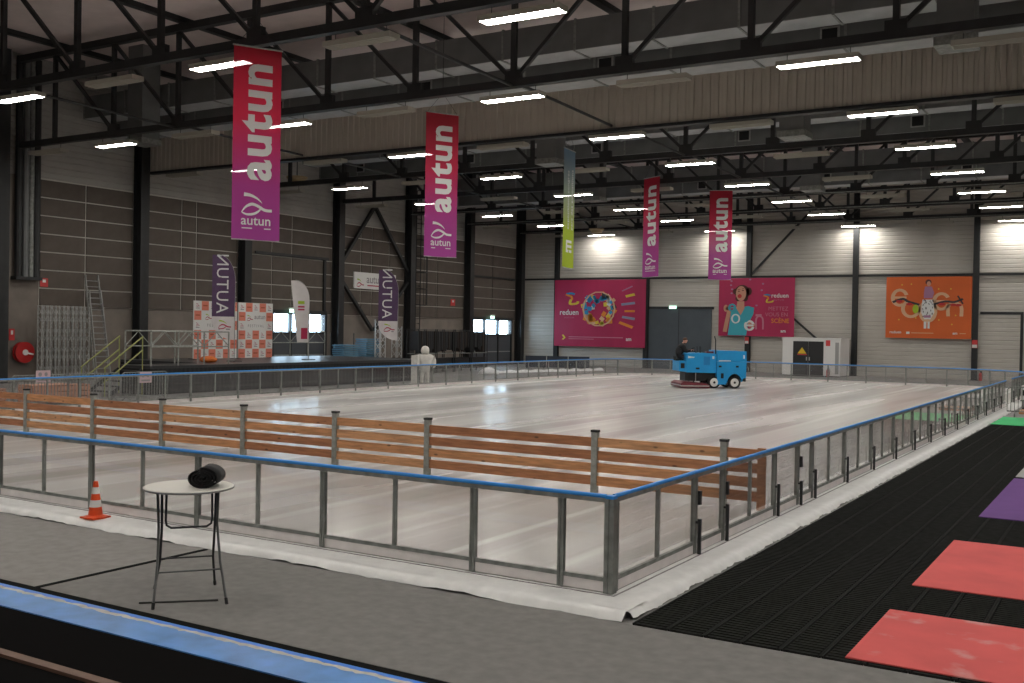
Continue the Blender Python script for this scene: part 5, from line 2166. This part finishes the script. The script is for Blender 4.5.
# ------------------------------------------------------------------ blue folding table stacks behind the stage
BT = mat('blue_grey_board', (0.10, 0.22, 0.32), 0.5, 0, 0.1, 3)
for (y, n, z0, lab) in ((41.0, 4, 0.95, 'lower trolley stack of blue grey boards behind the stage railing'), (43.2, 7, 0.95, 'taller trolley stack of blue grey boards behind the stage railing')):
    t = thing('board_trolley', lab, 'trolley', (-38.5, y, 0))
    build(MB().box(-0.5, -0.85, 0.18, 0.5, 0.85, 0.24), 'platform', BLACK_STEEL, t)
    for a in (-0.4, 0.4):
        for b in (-0.7, 0.7):
            build(MB().disc((a, b, 0.09), (1, 0, 0), 0.09, 0.05, 12), 'castor', BLACKF, t)
    build(MB().tube([(-0.48, -0.85, 0.2), (-0.48, -0.85, 2.5)], 0.03, 6), 'upright', BLACK_STEEL, t)
    bd = None
    for k in range(n + 8):
        z = 0.25 + k * 0.13
        if bd is None:
            bd = build(MB().box(-0.46, -0.72, 0, 0.46, 0.72, 0.09), 'board', BT, t, (0, 0, z))
        else:
            inst(bd, t, (random.uniform(-0.03, 0.03), random.uniform(-0.06, 0.06), z))

# ------------------------------------------------------------------ black storage racks
for k, y in enumerate((44.6, 46.7, 48.8, 50.9)):
    t = thing('storage_rack', 'black wheeled rack full of hanging dark drapes and poles before the brown wall', 'rack', (-35.2, y, 0), 0, 'black storage racks')
    for a in (-0.45, 0.45):
        for b in (-0.95, 0.95):
            build(MB().tube([(a, b, 0.0), (a, b, 2.85)], 0.035, 6), 'upright', BLACK_STEEL, t)
    for z in (0.25, 1.25, 2.8):
        build(MB().tube([(-0.45, -0.95, z), (0.45, -0.95, z), (0.45, 0.95, z), (-0.45, 0.95, z)], 0.028, 5, closed=True), 'frame_rail', BLACK_STEEL if z != 1.25 else GALV_D, t)
    for j in range(9):
        yy = -0.82 + j * 0.2
        hh = random.uniform(1.0, 1.5)
        build(MB().box(-0.32, yy, 2.72 - hh, 0.32, yy + random.uniform(0.08, 0.16), 2.72), 'drape', random.choice([BLACKF, mat('charcoal_cloth', (0.03, 0.03, 0.033), 0.9), mat('umber_cloth', (0.035, 0.026, 0.022), 0.9)]), t)
    build(MB().box(-0.4, -0.85, 0.28, 0.4, 0.85, 0.95), 'storage_box', BLACKF, t)

# ------------------------------------------------------------------ white figure behind the barrier
wfm = mat('off_white_plush', (0.66, 0.64, 0.60), 0.85, 0, 0.1, 6, 0.3)
fv = [((0, 0, 0.85), 0.24), ((0, 0, 1.12), 0.32), ((0, 0, 1.38), 0.30), ((0.03, 0, 1.55), 0.20), ((0.06, 0, 1.74), 0.27), ((0.07, 0, 1.92), 0.20), ((0.07, 0, 2.0), 0.10)]
fe = [(0, 1), (1, 2), (2, 3), (3, 4), (4, 5), (5, 6)]
for sy in (-1, 1):
    b = len(fv)
    fv += [((0.0, sy * 0.38, 1.40), 0.17), ((0.12, sy * 0.46, 1.08), 0.16), ((0.22, sy * 0.40, 0.82), 0.13)]
    fe += [(2, b), (b, b + 1), (b + 1, b + 2)]
    b = len(fv)
    fv += [((0, sy * 0.13, 0.62), 0.14), ((0.0, sy * 0.15, 0.30), 0.11), ((0.0, sy * 0.15, 0.08), 0.10), ((0.14, sy * 0.16, 0.06), 0.07)]
    fe += [(0, b), (b, b + 1), (b + 1, b + 2), (b + 2, b + 3)]
wf = thing('white_figure', 'bulky white hooded figure standing behind the stage side rink barrier', 'figure', (-27.2, 34.0, 0.0), R(-45))
skin_figure('body', fv, fe, [wfm], lambda c: 0, wf)
wb2 = build(MB().box(-27.6, 33.2, 0.0, -27.0, 33.42, 0.06).box(-27.5, 33.22, 0.06, -27.1, 33.4, 1.5), 'panel_stack', wfm)
tag(wb2, 'upright white padded slab standing next to the bulky white figure', 'slab')

# white heap and low dark partition beyond the stage
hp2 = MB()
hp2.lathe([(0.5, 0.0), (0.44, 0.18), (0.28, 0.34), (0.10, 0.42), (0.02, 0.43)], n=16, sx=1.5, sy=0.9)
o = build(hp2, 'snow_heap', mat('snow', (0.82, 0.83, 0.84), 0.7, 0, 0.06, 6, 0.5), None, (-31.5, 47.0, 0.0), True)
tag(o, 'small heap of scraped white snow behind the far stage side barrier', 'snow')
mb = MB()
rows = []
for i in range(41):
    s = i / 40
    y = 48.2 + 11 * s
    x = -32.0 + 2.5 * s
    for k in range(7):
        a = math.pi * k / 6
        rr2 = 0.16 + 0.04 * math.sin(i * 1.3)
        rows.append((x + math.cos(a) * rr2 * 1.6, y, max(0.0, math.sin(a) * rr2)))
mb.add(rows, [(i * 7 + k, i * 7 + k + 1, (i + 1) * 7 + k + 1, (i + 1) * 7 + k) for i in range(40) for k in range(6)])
o = build(mb, 'white_ridge', MATS['snow'], None, None, True)  # white strip along the floor built as a low ridge, in the heap's material
tag(o, 'long low white ridge on the floor past the far rink corner', 'snow')
lp = thing('low_partition', 'low dark grey fabric partition near the end wall corner', 'partition', (-35.5, 58.5, 0), R(22))
for k in range(3):
    build(MB().box(k * 1.65, 0, 0.08, k * 1.65 + 1.6, 0.05, 0.95), 'screen_panel', mat('dark_blue_grey_cloth', (0.035, 0.042, 0.06), 0.8), lp)
    build(MB().box(k * 1.65 + 0.1, -0.25, 0, k * 1.65 + 0.16, 0.3, 0.08).box(k * 1.65 + 1.4, -0.25, 0, k * 1.65 + 1.46, 0.3, 0.08), 'foot', BLACK_STEEL, lp)

# ------------------------------------------------------------------ white trolley and pallet beyond the green mat
wt = thing('white_trolley', 'white metal box on a small trolley beyond the crowd barrier', 'trolley', (0.75, 36.2, 0))
build(MB().box(0, 0, 0.45, 1.2, 0.7, 1.02), 'box_body', WHITE, wt)
build(MB().box(0.05, -0.01, 0.62, 0.28, 0.0, 0.85), 'vent', BLACKF, wt)
build(MB().box(-0.03, -0.03, 0.40, 1.23, 0.73, 0.45), 'tray', GALV_D, wt)
for a in (0.06, 1.14):
    for b in (0.06, 0.64):
        build(MB().tube([(a, b, 0.12), (a, b, 0.40)], 0.025, 6), 'leg', GALV_D, wt)
        build(MB().disc((a, b, 0.07), (1, 0, 0), 0.07, 0.04, 12), 'castor', BLACKF, wt)
pl = thing('pallet', 'bare wooden pallet lying on the floor before the white trolley', 'pallet', (0.85, 34.3, 0))
for y in (0, 0.5, 1.0):
    build(MB().box(0, y, 0, 1.2, y + 0.12, 0.10), 'bearer', WOODS[0], pl)
for k in range(7):
    build(MB().box(k * 0.178, 0, 0.10, k * 0.178 + 0.12, 1.12, 0.125), 'deck_board', WOODS[2], pl)
